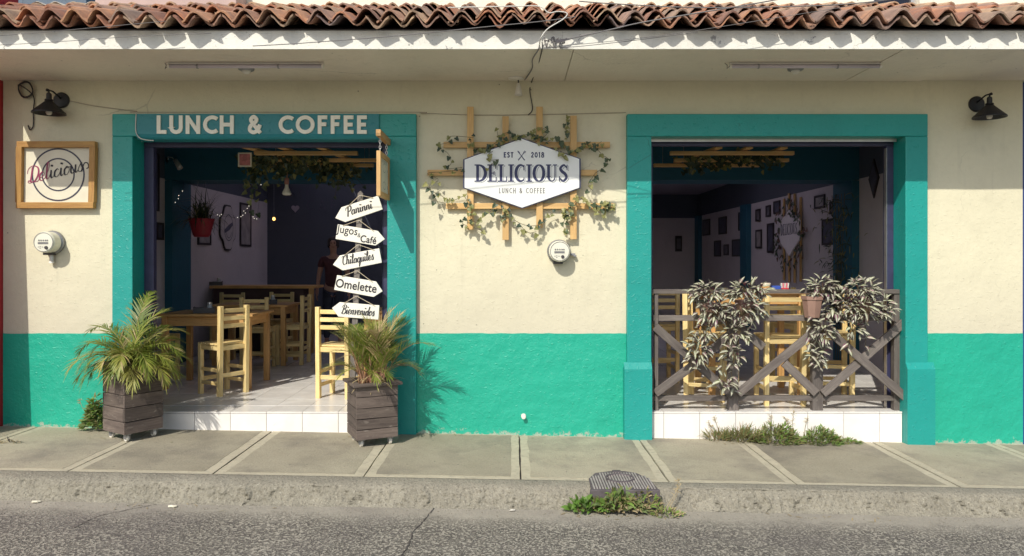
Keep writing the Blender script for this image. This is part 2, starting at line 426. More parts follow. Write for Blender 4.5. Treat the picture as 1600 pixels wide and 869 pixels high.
# ------------------------------------------------------------------ lettering
def cr(pts, n=7):
    pts = [Vector((p[0], p[1])) for p in pts]; out = []
    for i in range(len(pts)-1):
        p0 = pts[max(i-1, 0)]; p1 = pts[i]; p2 = pts[i+1]; p3 = pts[min(i+2, len(pts)-1)]
        for k in range(n):
            t = k/n
            out.append(.5*((2*p1) + (p2-p0)*t + (2*p0-5*p1+4*p2-p3)*t*t + (3*p1-p0-3*p2+p3)*t**3))
    out.append(pts[-1]); return out
def ribbon(mb, pts, ws, fr, lift, depth=0, m=0):
    """flat pen stroke through 2d points; fr maps (x, y, out) to the world"""
    N = len(pts); b = len(mb.v); pts = [Vector((p[0], p[1])) for p in pts]
    if not isinstance(ws, (list, tuple)): ws = [ws]*N
    lift0 = lift
    for i in range(N):
        lift = lift0 + i*1.5e-5               # the pen rides over its own earlier ink
        a, c = pts[max(i-1, 0)], pts[min(i+1, N-1)]
        t = (c-a); t = t.normalized() if t.length > 1e-9 else Vector((1, 0))
        nn = Vector((-t.y, t.x)); sc_ = 1.0
        if 0 < i < N-1:
            t1 = (pts[i]-pts[i-1]).normalized(); cs = abs(t1.dot(t)); sc_ = 1/max(cs, .5)
        q1, q2 = pts[i]+nn*ws[i]*.5*sc_, pts[i]-nn*ws[i]*.5*sc_
        mb.v += [tuple(fr(q1.x, q1.y, lift)), tuple(fr(q2.x, q2.y, lift))]
        if depth: mb.v += [tuple(fr(q1.x, q1.y, lift-depth)), tuple(fr(q2.x, q2.y, lift-depth))]
    st = 4 if depth else 2
    for i in range(N-1):
        o, p = b+i*st, b+(i+1)*st
        mb.f.append((o, o+1, p+1, p)); mb.m.append(m)
        if depth:
            mb.f.append((o, p, p+2, o+2)); mb.m.append(m); mb.f.append((o+1, o+3, p+3, p+1)); mb.m.append(m)
    if depth:
        for o in (b, b+(N-1)*st): mb.f.append((o, o+2, o+3, o+1)); mb.m.append(m)
_bowl = [(.75, .85), (.45, 1), (.12, .6), (.15, .12), (.4, 0), (.7, .5), (.78, 1)]
_hump = [(.18, .3), (.35, .85), (.6, 1), (.72, .75), (.7, .2), (.82, 0), (1.05, .2)]
SCRIPT = {
 'a': (1.05, [_bowl, [(.78, 1), (.72, .4), (.8, .02), (1.05, .2)]]),
 'n': (1.05, [[(0, .2), (.2, .98)], [(.2, 1), (.18, .5), (.16, 0)], _hump]),
 'u': (1.0, [[(.1, 1), (.08, .3), (.25, 0), (.5, .2), (.68, 1)], [(.68, 1), (.66, .25), (.78, 0), (1.0, .2)]]),
 'v': (.92, [[(.0, .85), (.2, 1), (.33, .15), (.42, .0), (.68, .85), (.8, .98), (.95, .9)]]),
 'e': (.86, [[(0, .28), (.5, .46), (.70, .80), (.46, 1.05), (.14, .7), (.14, .2), (.44, -.02), (.88, .25)]]),
 'c': (.74, [[(.62, .8), (.45, 1), (.15, .7), (.13, .2), (.4, 0), (.75, .25)]]),
 'o': (.92, [[(.45, 1), (.12, .65), (.18, .08), (.5, .02), (.75, .5), (.6, .95), (.4, 1.0), (.5, .85), (.95, .9)]]),
 's': (.75, [[(0, .2), (.4, 1.1), (.42, .85), (.62, .4), (.5, .02), (.2, 0), (.1, .2)]]),
 'l': (.58, [[(0, .2), (.45, 1.3), (.45, 2), (.27, 2), (.2, 1.2), (.2, .25), (.35, 0), (.6, .2)]]),
 'i': (.58, [[(0, .2), (.22, .95)], [(.22, 1), (.2, .3), (.34, 0), (.58, .2)], [(.27, 1.42), (.29, 1.64)]]),
 'd': (1.08, [_bowl, [(.85, 2), (.78, 1), (.73, .4), (.82, .02), (1.08, .2)]]),
 'q': (1.05, [_bowl, [(.78, 1), (.72, 0), (.68, -.9), (.8, -.75), (1.05, .15)]]),
 'h': (1.05, [[(.0, .2), (.4, 1.3), (.4, 2), (.25, 2), (.2, 1.2), (.17, 0)], _hump]),
 'P': (1.3, [[(.55, 1.95), (.45, .8), (.35, -.2)], [(-.1, 1.2), (.0, 1.75), (.6, 2.05), (1.2, 1.8), (1.2, 1.2), (.8, .85), (.5, .9)]]),
 'B': (1.45, [[(.5, 1.9), (.42, .8), (.35, 0)], [(-.1, 1.3), (.1, 1.85), (.6, 2.05), (1.1, 1.85), (1.05, 1.3), (.6, 1.05), (1.1, .95), (1.3, .5), (1.0, .02), (.4, 0), (.0, .25)]]),
 'C': (1.2, [[(1.05, 1.5), (1.12, 1.9), (.8, 2.05), (.35, 1.5), (.25, .6), (.55, 0), (.95, .08), (1.2, .3)], [(-.05, 1.5), (-.05, 1.8), (.25, 1.85), (.42, 1.6)]]),
 'D': (1.5, [[(.6, 1.9), (.5, .9), (.4, .1)], [(-.05, 1.2), (.05, 1.75), (.6, 2.05), (1.3, 1.7), (1.4, .9), (1.0, .15), (.4, 0), (.1, .1), (.2, .3), (.6, .08), (1.3, .0), (1.5, .2)]]),
}
def script_text(mb, text, fr, lift, size, wid=.2, slant=.22, m=0, msplit=None):
    x = 0; k = 0
    for ci, ch in enumerate(text):
        w, strokes = SCRIPT[ch]
        for st in strokes:
            pts = cr(st, 7) if len(st) > 2 else [Vector(st[0]), Vector(st[1])]
            ws = []
            for i in range(len(pts)):
                t = pts[min(i+1, len(pts)-1)] - pts[max(i-1, 0)]
                t = t.normalized() if t.length else Vector((0, -1))
                ws.append(wid*((.36 + .64*max(0, -t.y)) if len(st) > 2 or (Vector(st[0])-Vector(st[1])).length > .3 else 1.5)*size)
            pp = [((x+p.x+p.y*slant)*size, p.y*size) for p in pts]
            ribbon(mb, pp, ws, fr, lift + k*.00012, 0, (msplit(ci) if msplit else m)); k += 1
        x += w*.98
    return x*size
def arc(cx, cy, rx, ry, a0, a1, n=16): return [(cx+rx*math.cos(rad(a0+(a1-a0)*i/n)), cy+ry*math.sin(rad(a0+(a1-a0)*i/n))) for i in range(n+1)]
GEO = {  # bold geometric capitals: width, strokes (cap height 1, pen .2)
 'L': (.52, [[(.1, 1), (.1, 0)], [(.02, .1), (.52, .1)]]),
 'U': (.72, [[(.1, 1), (.1, .35)] + arc(.36, .35, .26, .26, 180, 360) + [(.62, 1)]]),
 'N': (.78, [[(.1, 0), (.1, 1)], [(.68, 0), (.68, 1)], [(.1, .92), (.68, .08)]]),
 'C': (.74, [arc(.5, .5, .4, .4, 50, 310, 24)]),
 'H': (.76, [[(.1, 0), (.1, 1)], [(.66, 0), (.66, 1)], [(.1, .5), (.66, .5)]]),
 'O': (1.0, [arc(.5, .5, .4, .4, 0, 360, 32)]),
 'F': (.52, [[(.1, 0), (.1, 1)], [(.02, .9), (.5, .9)], [(.1, .52), (.45, .52)]]),
 'E': (.54, [[(.1, 0), (.1, 1)], [(.02, .9), (.52, .9)], [(.1, .5), (.47, .5)], [(.02, .1), (.52, .1)]]),
 '&': (.78, [cr([(.72, .05), (.3, .55), (.18, .78), (.34, .93), (.5, .78), (.4, .6), (.16, .42), (.12, .2), (.32, .08), (.56, .2), (.7, .5)], 6)]),
 ' ': (.45, []), 'S': (.58, [cr([(.52, .78), (.3, .93), (.1, .75), (.3, .53), (.48, .3), (.3, .08), (.06, .2)], 6)]),
 'T': (.6, [[(.3, 0), (.3, 1)], [(0, .9), (.6, .9)]]),
 '2': (.56, [cr([(.08, .72), (.28, .93), (.46, .75), (.36, .5), (.1, .1)], 6), [(.06, .1), (.52, .1)]]),
 '0': (.58, [arc(.29, .5, .2, .4, 0, 360, 24)]), '1': (.36, [[(.2, 0), (.2, 1)], [(.04, .78), (.2, .94)]]),
 '8': (.56, [arc(.28, .72, .16, .19, 0, 360, 18), arc(.28, .28, .2, .22, 0, 360, 18)]),
 'A': (.74, [[(.06, 0), (.37, 1)], [(.68, 0), (.37, 1)], [(.18, .3), (.56, .3)]]), 'P': (.56, [[(.1, 0), (.1, 1)], cr([(.1, .9), (.35, .9), (.48, .7), (.35, .48), (.1, .48)], 5)]),
 'D': (.7, [[(.1, 0), (.1, 1)], cr([(.1, .9), (.4, .86), (.58, .5), (.4, .14), (.1, .1)], 5)]), 'I': (.24, [[(.12, 0), (.12, 1)]]),
}
def geo_width(text, sp=.16): return sum(GEO[c][0]+sp for c in text)-sp
def geo_text(mb, text, fr, lift, size, pen=.2, sp=.16, xs=1.0, depth=0):
    x = 0
    for ch in text:
        w, st = GEO[ch]
        for k, s_ in enumerate(st):
            ribbon(mb, [((x+p[0])*size*xs, p[1]*size) for p in s_], pen*size, fr, lift+k*.0003, depth)
        x += w+sp
    return x*size*xs
def _st(x, y0=0, y1=1, t=.17): return ([(x, y0), (x, y1)], t)
def _bar(x0, x1, y, t=.07): return ([(x0, y), (x1, y)], t)
WEST = {  # high-contrast slab-serif capitals
 'D': (.80, [_st(.19), _bar(0, .36, .035), _bar(0, .36, .965), (arc(.26, .5, .42, .455, 90, -90, 20), [.07+.13*math.sin(PI*i/20) for i in range(21)])]),
 'E': (.66, [_st(.19), _bar(0, .56, .035), _bar(0, .54, .965), _bar(.2, .42, .5, .06), _st(.55, .0, .27, .06), _st(.53, .75, 1, .06), _st(.42, .4, .6, .05)]),
 'L': (.62, [_st(.19), _bar(0, .36, .965), _bar(0, .54, .035), _st(.54, 0, .3, .06)]),
 'I': (.42, [_st(.2), _bar(.02, .38, .035), _bar(.02, .38, .965)]),
 'C': (.70, [(arc(.38, .5, .30, .46, 50, 310, 24), [.06+.13*math.sin(PI*i/24) for i in range(25)]), _st(.58, .66, .97, .06), _st(.58, .06, .25, .05)]),
 'O': (.80, [(arc(.39, .5, .30, .46, 0, 360, 32), [.07+.12*abs(math.cos(2*PI*i/32)) for i in range(33)])]),
 'U': (.80, [([(.19, 1), (.19, .32)] + arc(.39, .32, .2, .285, 180, 270, 8), [.17]*3+[.16, .15, .13, .11, .09, .08, .07, .06]), (arc(.39, .32, .2, .285, 270, 360, 8)+[(.59, 1)], .065), _bar(.03, .36, .965), _bar(.47, .72, .965)]),
 'S': (.66, [(cr([(.52, .80), (.34, .96), (.13, .78), (.22, .6), (.42, .45), (.5, .24), (.3, .04), (.08, .22)], 6), [.06+.12*math.sin(PI*min(1, i/42)) for i in range(43)]), _st(.54, .68, .98, .055), _st(.07, .02, .32, .055)]),
}
def west_width(t): return sum(WEST[c][0] for c in t)
def west_text(mb, text, fr, lift, sx, sy, grow=0, m=0):
    x = 0
    for ci, ch in enumerate(text):
        w, st = WEST[ch]
        for k, (pts, t) in enumerate(st):
            ts = t if isinstance(t, list) else [t]*len(pts)
            ribbon(mb, [((x+p[0])*sx, p[1]*sy) for p in pts], [tt*sx*1.0+grow for tt in ts], fr, lift+k*.00007, 0, m)
        x += w
def font_mesh(text, size, name, mat, extrude=0, offset=0.0, spacing=1.0):
    cu = bpy.data.curves.new(name, 'FONT'); cu.body = text; cu.size = size; cu.extrude = extrude; cu.offset = offset; cu.space_character = spacing; cu.align_x = 'CENTER'; cu.align_y = 'CENTER'
    ob = bpy.data.objects.new(name, cu); C.objects.link(ob)
    dg = bpy.context.evaluated_depsgraph_get(); me = bpy.data.meshes.new_from_object(ob.evaluated_get(dg)); me.name = name
    bpy.data.objects.remove(ob); me.materials.clear(); me.materials.append(mat); return me
def facing(o, p, ang=0.0):
    """stand a mesh made in the XY plane upright, facing the street, turned by ang in the wall plane"""
    o.matrix_local = Matrix.Translation(p) @ Matrix.Rotation(-ang, 4, 'Y') @ Matrix.Rotation(PI/2, 4, 'X'); return o
def wallframe(o, ang=0.0, Y=None):
    """2d lettering frame on a street-facing plane: origin o, 'out' towards the street"""
    o = Vector(o); ca, sa = math.cos(ang), math.sin(ang)
    return lambda x, y, out: o + Vector((x*ca - y*sa, -out, x*sa + y*ca))

# ================================================================== THE STREET
def struct(o): o['kind'] = 'structure'; return o
road = MB()
xs = [-300, -40, -8, 8, 40, 300]; ys = [-300, -40, -9, -1.44]
for i in range(len(xs)-1):
    for j in range(len(ys)-1):
        road.face([(xs[i], ys[j], gz(xs[i])-.13), (xs[i+1], ys[j], gz(xs[i+1])-.13), (xs[i+1], ys[j+1], gz(xs[i+1])-.13), (xs[i], ys[j+1], gz(xs[i])-.13)])
struct(part('road', road, ROADM))
gnd = MB(); gnd.face([(-300, -1.5, 5.4-.6), (300, -1.5, -5.4-.6), (300, 300, -5.4-.6), (-300, 300, 5.4-.6)])
struct(part('ground', gnd, simple('bare_earth', (.16, .13, .09), .95, .2, 3, .2)))

def crack_strip(name, pts, w, z, parent=None, seed=1):
    rr = random.Random(seed); mb = MB(); L = []
    for i in range(len(pts)-1):
        a, b = Vector(pts[i]), Vector(pts[i+1]); n = max(2, int((b-a).length/.025))
        for k in range(n): L.append(a.lerp(b, k/n))
    L.append(Vector(pts[-1])); off = 0
    out = []
    for i, p in enumerate(L):
        t = (L[min(i+1, len(L)-1)]-L[max(i-1, 0)]).normalized(); nn = Vector((-t.y, t.x))
        off = off*.8 + rr.uniform(-.006, .006); ww = w*rr.uniform(.4, 1.3)
        out.append((p+nn*(off+ww/2), p+nn*(off-ww/2)))
    for (a, b), (c, d) in zip(out, out[1:]):
        mb.face([(a.x, a.y, z+gz(a.x)), (b.x, b.y, z+gz(b.x)), (d.x, d.y, z+gz(d.x)), (c.x, c.y, z+gz(c.x))])
    return part(name, mb, CRACK, parent)
roadobj = bpy.data.objects['road']
for sd_, pts, w in ((1, [(-.50, -1.50), (-.53, -1.66), (-.57, -1.9), (-.60, -2.3), (-.66, -2.9)], .008),
                    (2, [(-2.28, -1.52), (-2.40, -1.62), (-2.52, -1.75), (-2.56, -1.95)], .006),
                    ):
    crack_strip('road_joint', pts, w, -.126, roadobj, sd_)

# pavement: hand-laid slabs with trowelled margins
side = bpy.data.objects.new('pavement', None); link(side); struct(side)
bed = MB(); x0, x1 = -7.1, 7.1
bed.hexa([(x0, -1.27, gz(x0)-.3), (x1, -1.27, gz(x1)-.3), (x1, .3, gz(x1)-.3), (x0, .3, gz(x0)-.3), (x0, -1.27, gz(x0)-.014), (x1, -1.27, gz(x1)-.014), (x1, .3, gz(x1)-.014), (x0, .3, gz(x0)-.014)])
part('pavement_bed', bed, CRACK, side)
SX = [-7, -6.02, -5.0, -4.0, -3.0, -2.02, -1.0, .06, 1.06, 1.92, 3.03, 4.05, 5.0, 6.0, 7.0]
for i in range(len(SX)-1):
    rr = random.Random(i+40); a, b = SX[i]+.0035, SX[i+1]-.0035; mb = MB()
    dz = rr.uniform(-.003, .003); tl = rr.uniform(-.003, .003)
    ya, yb = -1.265, -.002
    def top(x, y, k=0): return (x, y, gz(x)+dz+tl*(x-a)+k*.55)
    N = 10; ring = []
    ja = [rr.uniform(-.005, .005) for _ in range(N+1)]; jb = [rr.uniform(-.005, .005) for _ in range(N+1)]
    for k in range(N+1): ring.append((a+abs(ja[k]), ya+(yb-ya)*k/N))
    for k in range(N, -1, -1): ring.append((b-abs(jb[k]), ya+(yb-ya)*k/N))
    mb.prism([top(x, y) for x, y in ring], (0, 0, -.05), 0)
    ml, mr_ = rr.uniform(.05, .075), rr.uniform(.05, .075)
    M_ = 22; fl = []; w1, w2, ph = rr.uniform(.002, .005), rr.uniform(.002, .005), rr.uniform(0, 6)
    for k in range(M_+1):
        t = k/M_; fl.append((a+ml+w1*math.sin(ph+k*.7)+rr.uniform(-.003, .003), ya+.045+(yb-.06-ya)*t))
    for k in range(1, 12): fl.append((a+ml+(b-a-ml-mr_)*k/12, yb-.03+rr.uniform(-.008, .006)))
    for k in range(M_, -1, -1):
        t = k/M_; fl.append((b-mr_+w2*math.sin(ph*2+k*.6)+rr.uniform(-.003, .003), ya+.045+(yb-.06-ya)*t))
    for k in range(11, 0, -1): fl.append((a+ml+(b-a-ml-mr_)*k/12, ya+.045+rr.uniform(-.004, .004)))
    mb.prism([top(x, y, .0035) for x, y in fl], (0, 0, -.006), 1)
    part('paving_slab', mb, [TROWEL, FIELD], side)
# kerb: broken pebbly lip
prof = [(-1.262, -.012), (-1.272, .0), (-1.32, -.001), (-1.365, -.005), (-1.395, -.015), (-1.412, -.032), (-1.425, -.054), (-1.438, -.078), (-1.452, -.102), (-1.47, -.122), (-1.50, -.134), (-1.53, -.140)]
kb = MB(); nx = 2000
prof2 = []
for (p0, p1) in zip(prof, prof[1:]): prof2 += [(p0, len(prof2)), (((p0[0]+p1[0])/2, (p0[1]+p1[1])/2), len(prof2)+1)]
prof2.append((prof[-1], len(prof2)))
for i in range(nx+1):
    x = -7+14*i/nx
    for (y, z), k2 in prof2:
        k = min(11, k2//2)
        amp = [0, 0, .002, .005, .010, .014, .016, .016, .016, .014, .008, .002][k]
        n1 = noise.fractal(Vector((x*9, y*30+k*.6, 3)), .8, 2.1, 4); n2 = noise.noise(Vector((x*1.3, k*.2, 7))) + 1.1*noise.noise(Vector((x*42, y*75, z*75))) - 1.6*max(0, noise.noise(Vector((x*4.5, k*.35, 12)))-.28) - 1.8*max([0]+[1-abs(x-x0-.02*math.sin(z*60))/.014 for x0 in (-3.75, -1.72, -.56, 1.66, 3.35)])
        kb.v.append((x, y + n1*amp*1.1 + n2*amp*.9 + .018*math.sin(x*.9)*(k > 3), gz(x)+z + n1*amp*.7))
w = len(prof2)
for i in range(nx):
    for k in range(w-1): kb.f.append((i*w+k, i*w+k+1, (i+1)*w+k+1, (i+1)*w+k)); kb.m.append(0)
struct(part('kerb', kb, KERBM, None, smooth=True))

# ================================================================== THE CAFE BUILDING
FY = -.065                                           # surrounds stand proud of the wall
cafe = thing('cafe_building', 'single storey cream and teal cafe building with tiled eave, wide doorway and open window', 'building')
XL, XR = PX(5), PX(1598)
dO0, dO1, dI0, dI1 = PX(175, FY), PX(650, FY), PX(207, FY), PX(605, FY)
wO0, wO1, wI0, wI1 = PX(980, FY), PX(1450, FY), PX(1018, FY), PX(1415, FY)
HT, HB = PZ(178, FY), PZ(213, FY)
SOF = 2.99
e = .003
fw = MB()
for a, b in ((XL, dI0-e), (dI1+e, wI0-e), (wI1+e, XR)): fw.box(a, b, 0, .24, -.4, SOF+.02)
for a, b in ((dI0-e, dI1+e), (wI0-e, wI1+e)): fw.box(a, b, 0, .24, HB+e, SOF+.02)
part('front_wall', fw, CREAM, cafe)
DZ = PZ(521)
for a, b in ((XL, dO0), (dO1, wO0), (wO1, XR)):
    # painted skirting band, its upper edge brushed by hand
    mb = MB(); rr = random.Random(int(a*100)); n = max(4, int((b-a)/.05)); tp = []
    for k in range(n+1): tp.append((a+(b-a)*k/n, -.003, DZ+rr.uniform(-.0025, .0025)))
    mb.prism([(a, -.003, -.35)] + tp + [(b, -.003, -.35)], (0, .0028, 0)); part('painted_dado', mb, TEAL, cafe)
def surround(name, o0, o1, i0, i1):
    mb = MB()
    mb.box(o0, i0, FY, .235, -.35, HB); mb.box(i1, o1, FY, .235, -.35, HB); mb.box(o0, o1, FY, .235, HB, HT)
    return part(name, mb, TEAL_FRAME, cafe, bevel=.006)
surround('door_surround', dO0, dO1, dI0, dI1)
surround('window_surround', wO0, wO1, wI0, wI1)
for a, b in ((wO0-.027, wI0), (wI1, wO1+.045)):
    z1, z0 = PZ(577, -.09), PZ(566, -.06); mb = MB(); y1 = FY-.03
    mb.hexa([(a, y1, -.35), (b, y1, -.35), (b, FY+.001, -.35), (a, FY+.001, -.35), (a, y1, z1), (b, y1, z1), (b, FY+.001, z0), (a, FY+.001, z0)])
    if a < wO0: mb.hexa([(a, FY+.001, -.35), (wO0, FY+.001, -.35), (wO0, -.001, -.35), (a, -.001, -.35), (a, FY+.001, z1), (wO0, FY+.001, z0), (wO0, -.001, z0), (a, -.001, z1)])
    else: mb.hexa([(wO1, FY+.001, -.35), (b, FY+.001, -.35), (b, -.001, -.35), (wO1, -.001, -.35), (wO1, FY+.001, z0), (b, FY+.001, z1), (b, -.001, z1), (wO1, -.001, z0)])
    part('surround_plinth', mb, TEAL_FRAME, cafe)
# shutter box over the door
mb = MB(); a, b = PX(213, FY-.02), PX(592, FY-.02)
pr = [(FY-.022, HT-.004), (FY-.022, HB+.015), (FY-.014, HB-.012), (FY+.0, HB-.026), (.05, HB-.032), (.05, HB-.003), (FY-.0015, HB-.003), (FY-.0015, HT-.004)]
mb.prism([(a, y, z) for y, z in pr], (b-a, 0, 0)); part('shutter_box', mb, TEAL_BOX, cafe)
# metal frames in the openings
def metal_frame(name, i0, i1, lw, rw, ztop, zb):
    f = part(name, MB().box(i0, i0+lw, .13, .19, .2, ztop), METAL_NAVY, cafe, bevel=.003)
    part('frame_post', MB().box(i1-rw, i1, .13, .19, .2, ztop), METAL_NAVY, f, bevel=.003)
    part('frame_rail', MB().box(i0, i1, .128, .192, ztop+.001, HB+.0), METAL_NAVY, f, bevel=.003)
    part('shutter_slat', MB().box(i0+.01, i1-.01, .06, .075, HB-.025, HB+.0), ALU, f)
    part('track_channel', MB().box(i1-rw-.004, i1-rw-.001, .12, .165, .2, ztop-.02), ALU if name == 'window_frame' else METAL_NAVY, f)
    return f
metal_frame('door_frame', dI0, dI1, .082, .07, PZ(230, .13), .2)
metal_frame('window_frame', wI0, wI1, .045, .062, PZ(228, .13), .2)
# eave slab, soffit panels, fascia
EY = -.958
part('eave_slab', MB().box(XL, 6.2, EY, .24, SOF+.021, 3.112), FASCIA, cafe)
sx = [XL, PX(882), PX(1320), PX(1440), 6.2]
for i in range(4):
    a, b = sx[i]+(.003 if i else 0), sx[i+1]-(.003 if i < 3 else 0)
    part('soffit_panel', MB().box(a, b, EY+.004, -.001, SOF-(.003 if i == 2 else 0)+(.004 if i == 3 else 0), SOF+.019), SOFFIT, cafe)
fa = MB(); N = 200; rr = random.Random(5)
for i in range(N+1):
    x = XL+(6.2-XL)*i/N; j = noise.noise(Vector((x*3, 0, 0)))*.004
    fa.v += [(x, EY-.012+j, SOF-.004+j*.6), (x, EY-.012+j*.5, 3.118), (x, EY-.001, 3.118), (x, EY-.001, SOF-.004+j*.6)]
for i in range(N):
    for k in range(4): fa.f.append((i*4+k, i*4+(k+1) % 4, i*4+4+(k+1) % 4, i*4+4+k)); fa.m.append(0)
part('fascia', fa, FASCIA, cafe)
# roof tiles
SL = math.atan(.375); LY, LZ = -1.075, 3.146
deck = part('roof', MB().prism([(XL, -.99, 3.121), (XL, .30, 3.121), (XL, .30, 3.60), (XL, -.99, 3.121+.0)][:3], (6.2-XL, 0, 0)), ROOFDARK, cafe)
def tile_mesh(kind, rs):
    rr = random.Random(rs); mb = MB(); n = 8; L = .40; rings = []
    for end, y in ((0, 0), (1, L)):
        wd = (.096 if end == 0 else .082) if kind == 'cover' else (.078 if end == 0 else .090)
        h = (.078 if end == 0 else .064); wd *= rr.uniform(.95, 1.06); h *= rr.uniform(.86, 1.14); th = .013*rr.uniform(.8, 1.25)
        o, q = [], []; sk = rr.uniform(-.08, .08)
        for k in range(n+1):
            u = 2*k/n-1; s_ = (.5+.5*math.cos(PI*u))**.85; x = wd*(u+sk*(1-u*u)); z = h*s_ if kind == 'cover' else -h*.86*s_
            o.append((x, y+rr.uniform(-.003, .003), z)); q.append((x*.985, y, z-th))
        rings.append((o, q))
    (o0, q0), (o1, q1) = rings
    for k in range(n):
        mb.face([o0[k], o0[k+1], o1[k+1], o1[k]]); mb.face([q0[k], q1[k], q1[k+1], q0[k+1]]); mb.face([o0[k], q0[k], q0[k+1], o0[k+1]]); mb.face([o1[k], o1[k+1], q1[k+1], q1[k]])
    mb.face([o0[0], o1[0], q1[0], q0[0]]); mb.face([o0[n], q0[n], q1[n], o1[n]])
    return mb
covers = [tile_mesh('cover', i).mesh('roof_tile', ROOFM) for i in range(5)]
pans = [tile_mesh('pan', i+20).mesh('roof_tile', ROOFM) for i in range(5)]
rt = random.Random(3); SP = .1695
TX = [XL+.06+SP*i for i in range(int((5.2-XL)/SP)+1)]
Rs = Matrix.Rotation(SL, 4, 'X')
rest = MB(); rest_src = {}
def put_tile(me, x, k, lift, rx, single):
    d = Vector((0, math.cos(SL), math.sin(SL)))*(.295*k + rt.uniform(-.03, .03)); nrm = Vector((0, -math.sin(SL), math.cos(SL)))
    Mx = Matrix.Translation(Vector((x+rt.uniform(-.014, .014), LY, LZ)) + d + nrm*(lift+rt.uniform(-.007, .010))) @ Rs @ Matrix.Rotation(rt.uniform(-.085, .085), 4, 'Z') @ Matrix.Rotation(rx+rt.uniform(-.012, .012), 4, 'X') @ Matrix.Rotation(rt.uniform(-.07, .07), 4, 'Y')
    if single:
        o = bpy.data.objects.new('roof_tile', me); link(o, deck); o.matrix_local = Mx
    else:
        b = len(rest.v); rest.v += [tuple(Mx @ v.co) for v in me.vertices]
        for p in me.polygons: rest.f.append(tuple(b+i for i in p.vertices)); rest.m.append(0)
nt = 0
order = []
for i, x in enumerate(TX):
    vis = -4.3 < x < 4.1
    for k in range(5): order.append((0 if (vis and k < 4) else 2, x, k, 'c'))
    for k in range(5): order.append((1 if (vis and k == 0) else 3, x+SP/2, k, 'p'))
order.sort(key=lambda t: t[0])
for pri, x, k, kd in order:
    single = pri < 2 and nt < 298; nt += single
    if kd == 'c': put_tile(rt.choice(covers), x, k, .006+.010*(k > 0), -.055, single)
    else: put_tile(rt.choice(pans), x, k, .046, -.045, single)
part('upper_roof_tiles', rest, ROOFM, deck, kind='stuff')
# upper storey set back behind the eave
UY = .31; a, b = PX(1365, UY), PX(1437, UY); zs = PZ(9, UY)
uw = MB(); ux0 = PX(150, UY)
uw.box(ux0, a, UY, UY+.2, 3.2, 6.4); uw.box(b, 6.2, UY, UY+.2, 3.2, 6.4); uw.box(a, b, UY, UY+.2, 3.2, zs); uw.box(a, b, UY, UY+.2, zs+1.3, 6.4)
part('upper_wall', uw, CREAM_UP, cafe)
uwf = part('upper_window', MB().box(a, a+.03, UY+.05, UY+.09, zs, zs+1.3).box(b-.05, b, UY+.05, UY+.09, zs, zs+1.3).box(a+.03, b-.05, UY+.05, UY+.09, zs, zs+.03), ALU, cafe)
part('pane', MB().box(a+.03, b-.05, UY+.075, UY+.08, zs+.03, zs+1.3), simple('dark_window_glass', (.012, .012, .02), .08, .1, 4, 0), uwf)
part('ledge', MB().box(PX(152, .1), PX(372, .1), .06, UY-.002, PZ(9, .06), PZ(9, .06)+.25), simple('pink_ledge_paint', (.48, .36, .33), .8, .1, 5, .1), cafe, bevel=.01)

# interior shell
IX = 4.2; CE = 2.95; IT = 2.46
def iw(name, x0, x1, y0, y1, z0, z1, m): return part(name, MB().box(x0, x1, y0, y1, z0, z1), m, cafe)
for s in (-1, 1):
    iw('interior_wall', *sorted((s*IX, s*(IX+.09))), .24, 10.6, .0, IT, INNER)
    iw('upper_wall_band', *sorted((s*(IX-.004), s*(IX+.09))), .24, 10.6, IT, CE+.1, NAVY)
    for y0, y1 in ((2.72, 3.25), (6.8, 7.15), (10.2, 10.49)):
        iw('column', *sorted((s*(IX-.09), s*(IX-.001))), y0, y1, .2, IT-.002 if y0 > 3 else 2.44, TEAL_IN)
iw('back_wall', -IX, IX, 10.5, 10.6, .0, 2.42, INNER)
iw('upper_wall_band', -IX+.004, IX-.004, 10.495, 10.6, 2.42, CE+.1, NAVY)
iw('ceiling', -IX-.09, IX+.09, .24, 2.71, CE, CE+.06, TEAL_IN)
iw('ceiling', -IX-.09, IX+.09, 3.21, 3.6, CE, CE+.06, INNER_CEIL); iw('ceiling', -IX-.09, IX+.09, 6.8, 10.6, CE, CE+.06, INNER_CEIL)
iw('ceiling', -IX-.09, -3.8, 3.602, 6.798, CE, CE+.06, INNER_CEIL); iw('ceiling', 3.8, IX+.09, 3.602, 6.798, CE, CE+.06, INNER_CEIL)
sk = NT('daylight_fill_sheet'); tl = sk.n('ShaderNodeBsdfTranslucent'); tl.inputs[0].default_value = (.50, .47, .52, 1)
sk.l(tl.outputs[0], [n for n in sk.t.nodes if n.type == 'OUTPUT_MATERIAL'][0].inputs[0])
for k in range(8):      # added translucent ceiling panels, out of view, passing daylight to brighten the room
    iw('added_daylight_panel', -3.8+.95*k+.005, -3.8+.95*(k+1)-.005, 3.602, 6.798, CE+.01, CE+.016, sk.mat)
iw('beam', -IX+.005, IX-.005, 2.71, 3.21, 2.445, CE+.06, TEAL_IN)
iw('partition_wall', -IX+.001, -.5, 6.5, 6.6, .0, CE, NAVY)
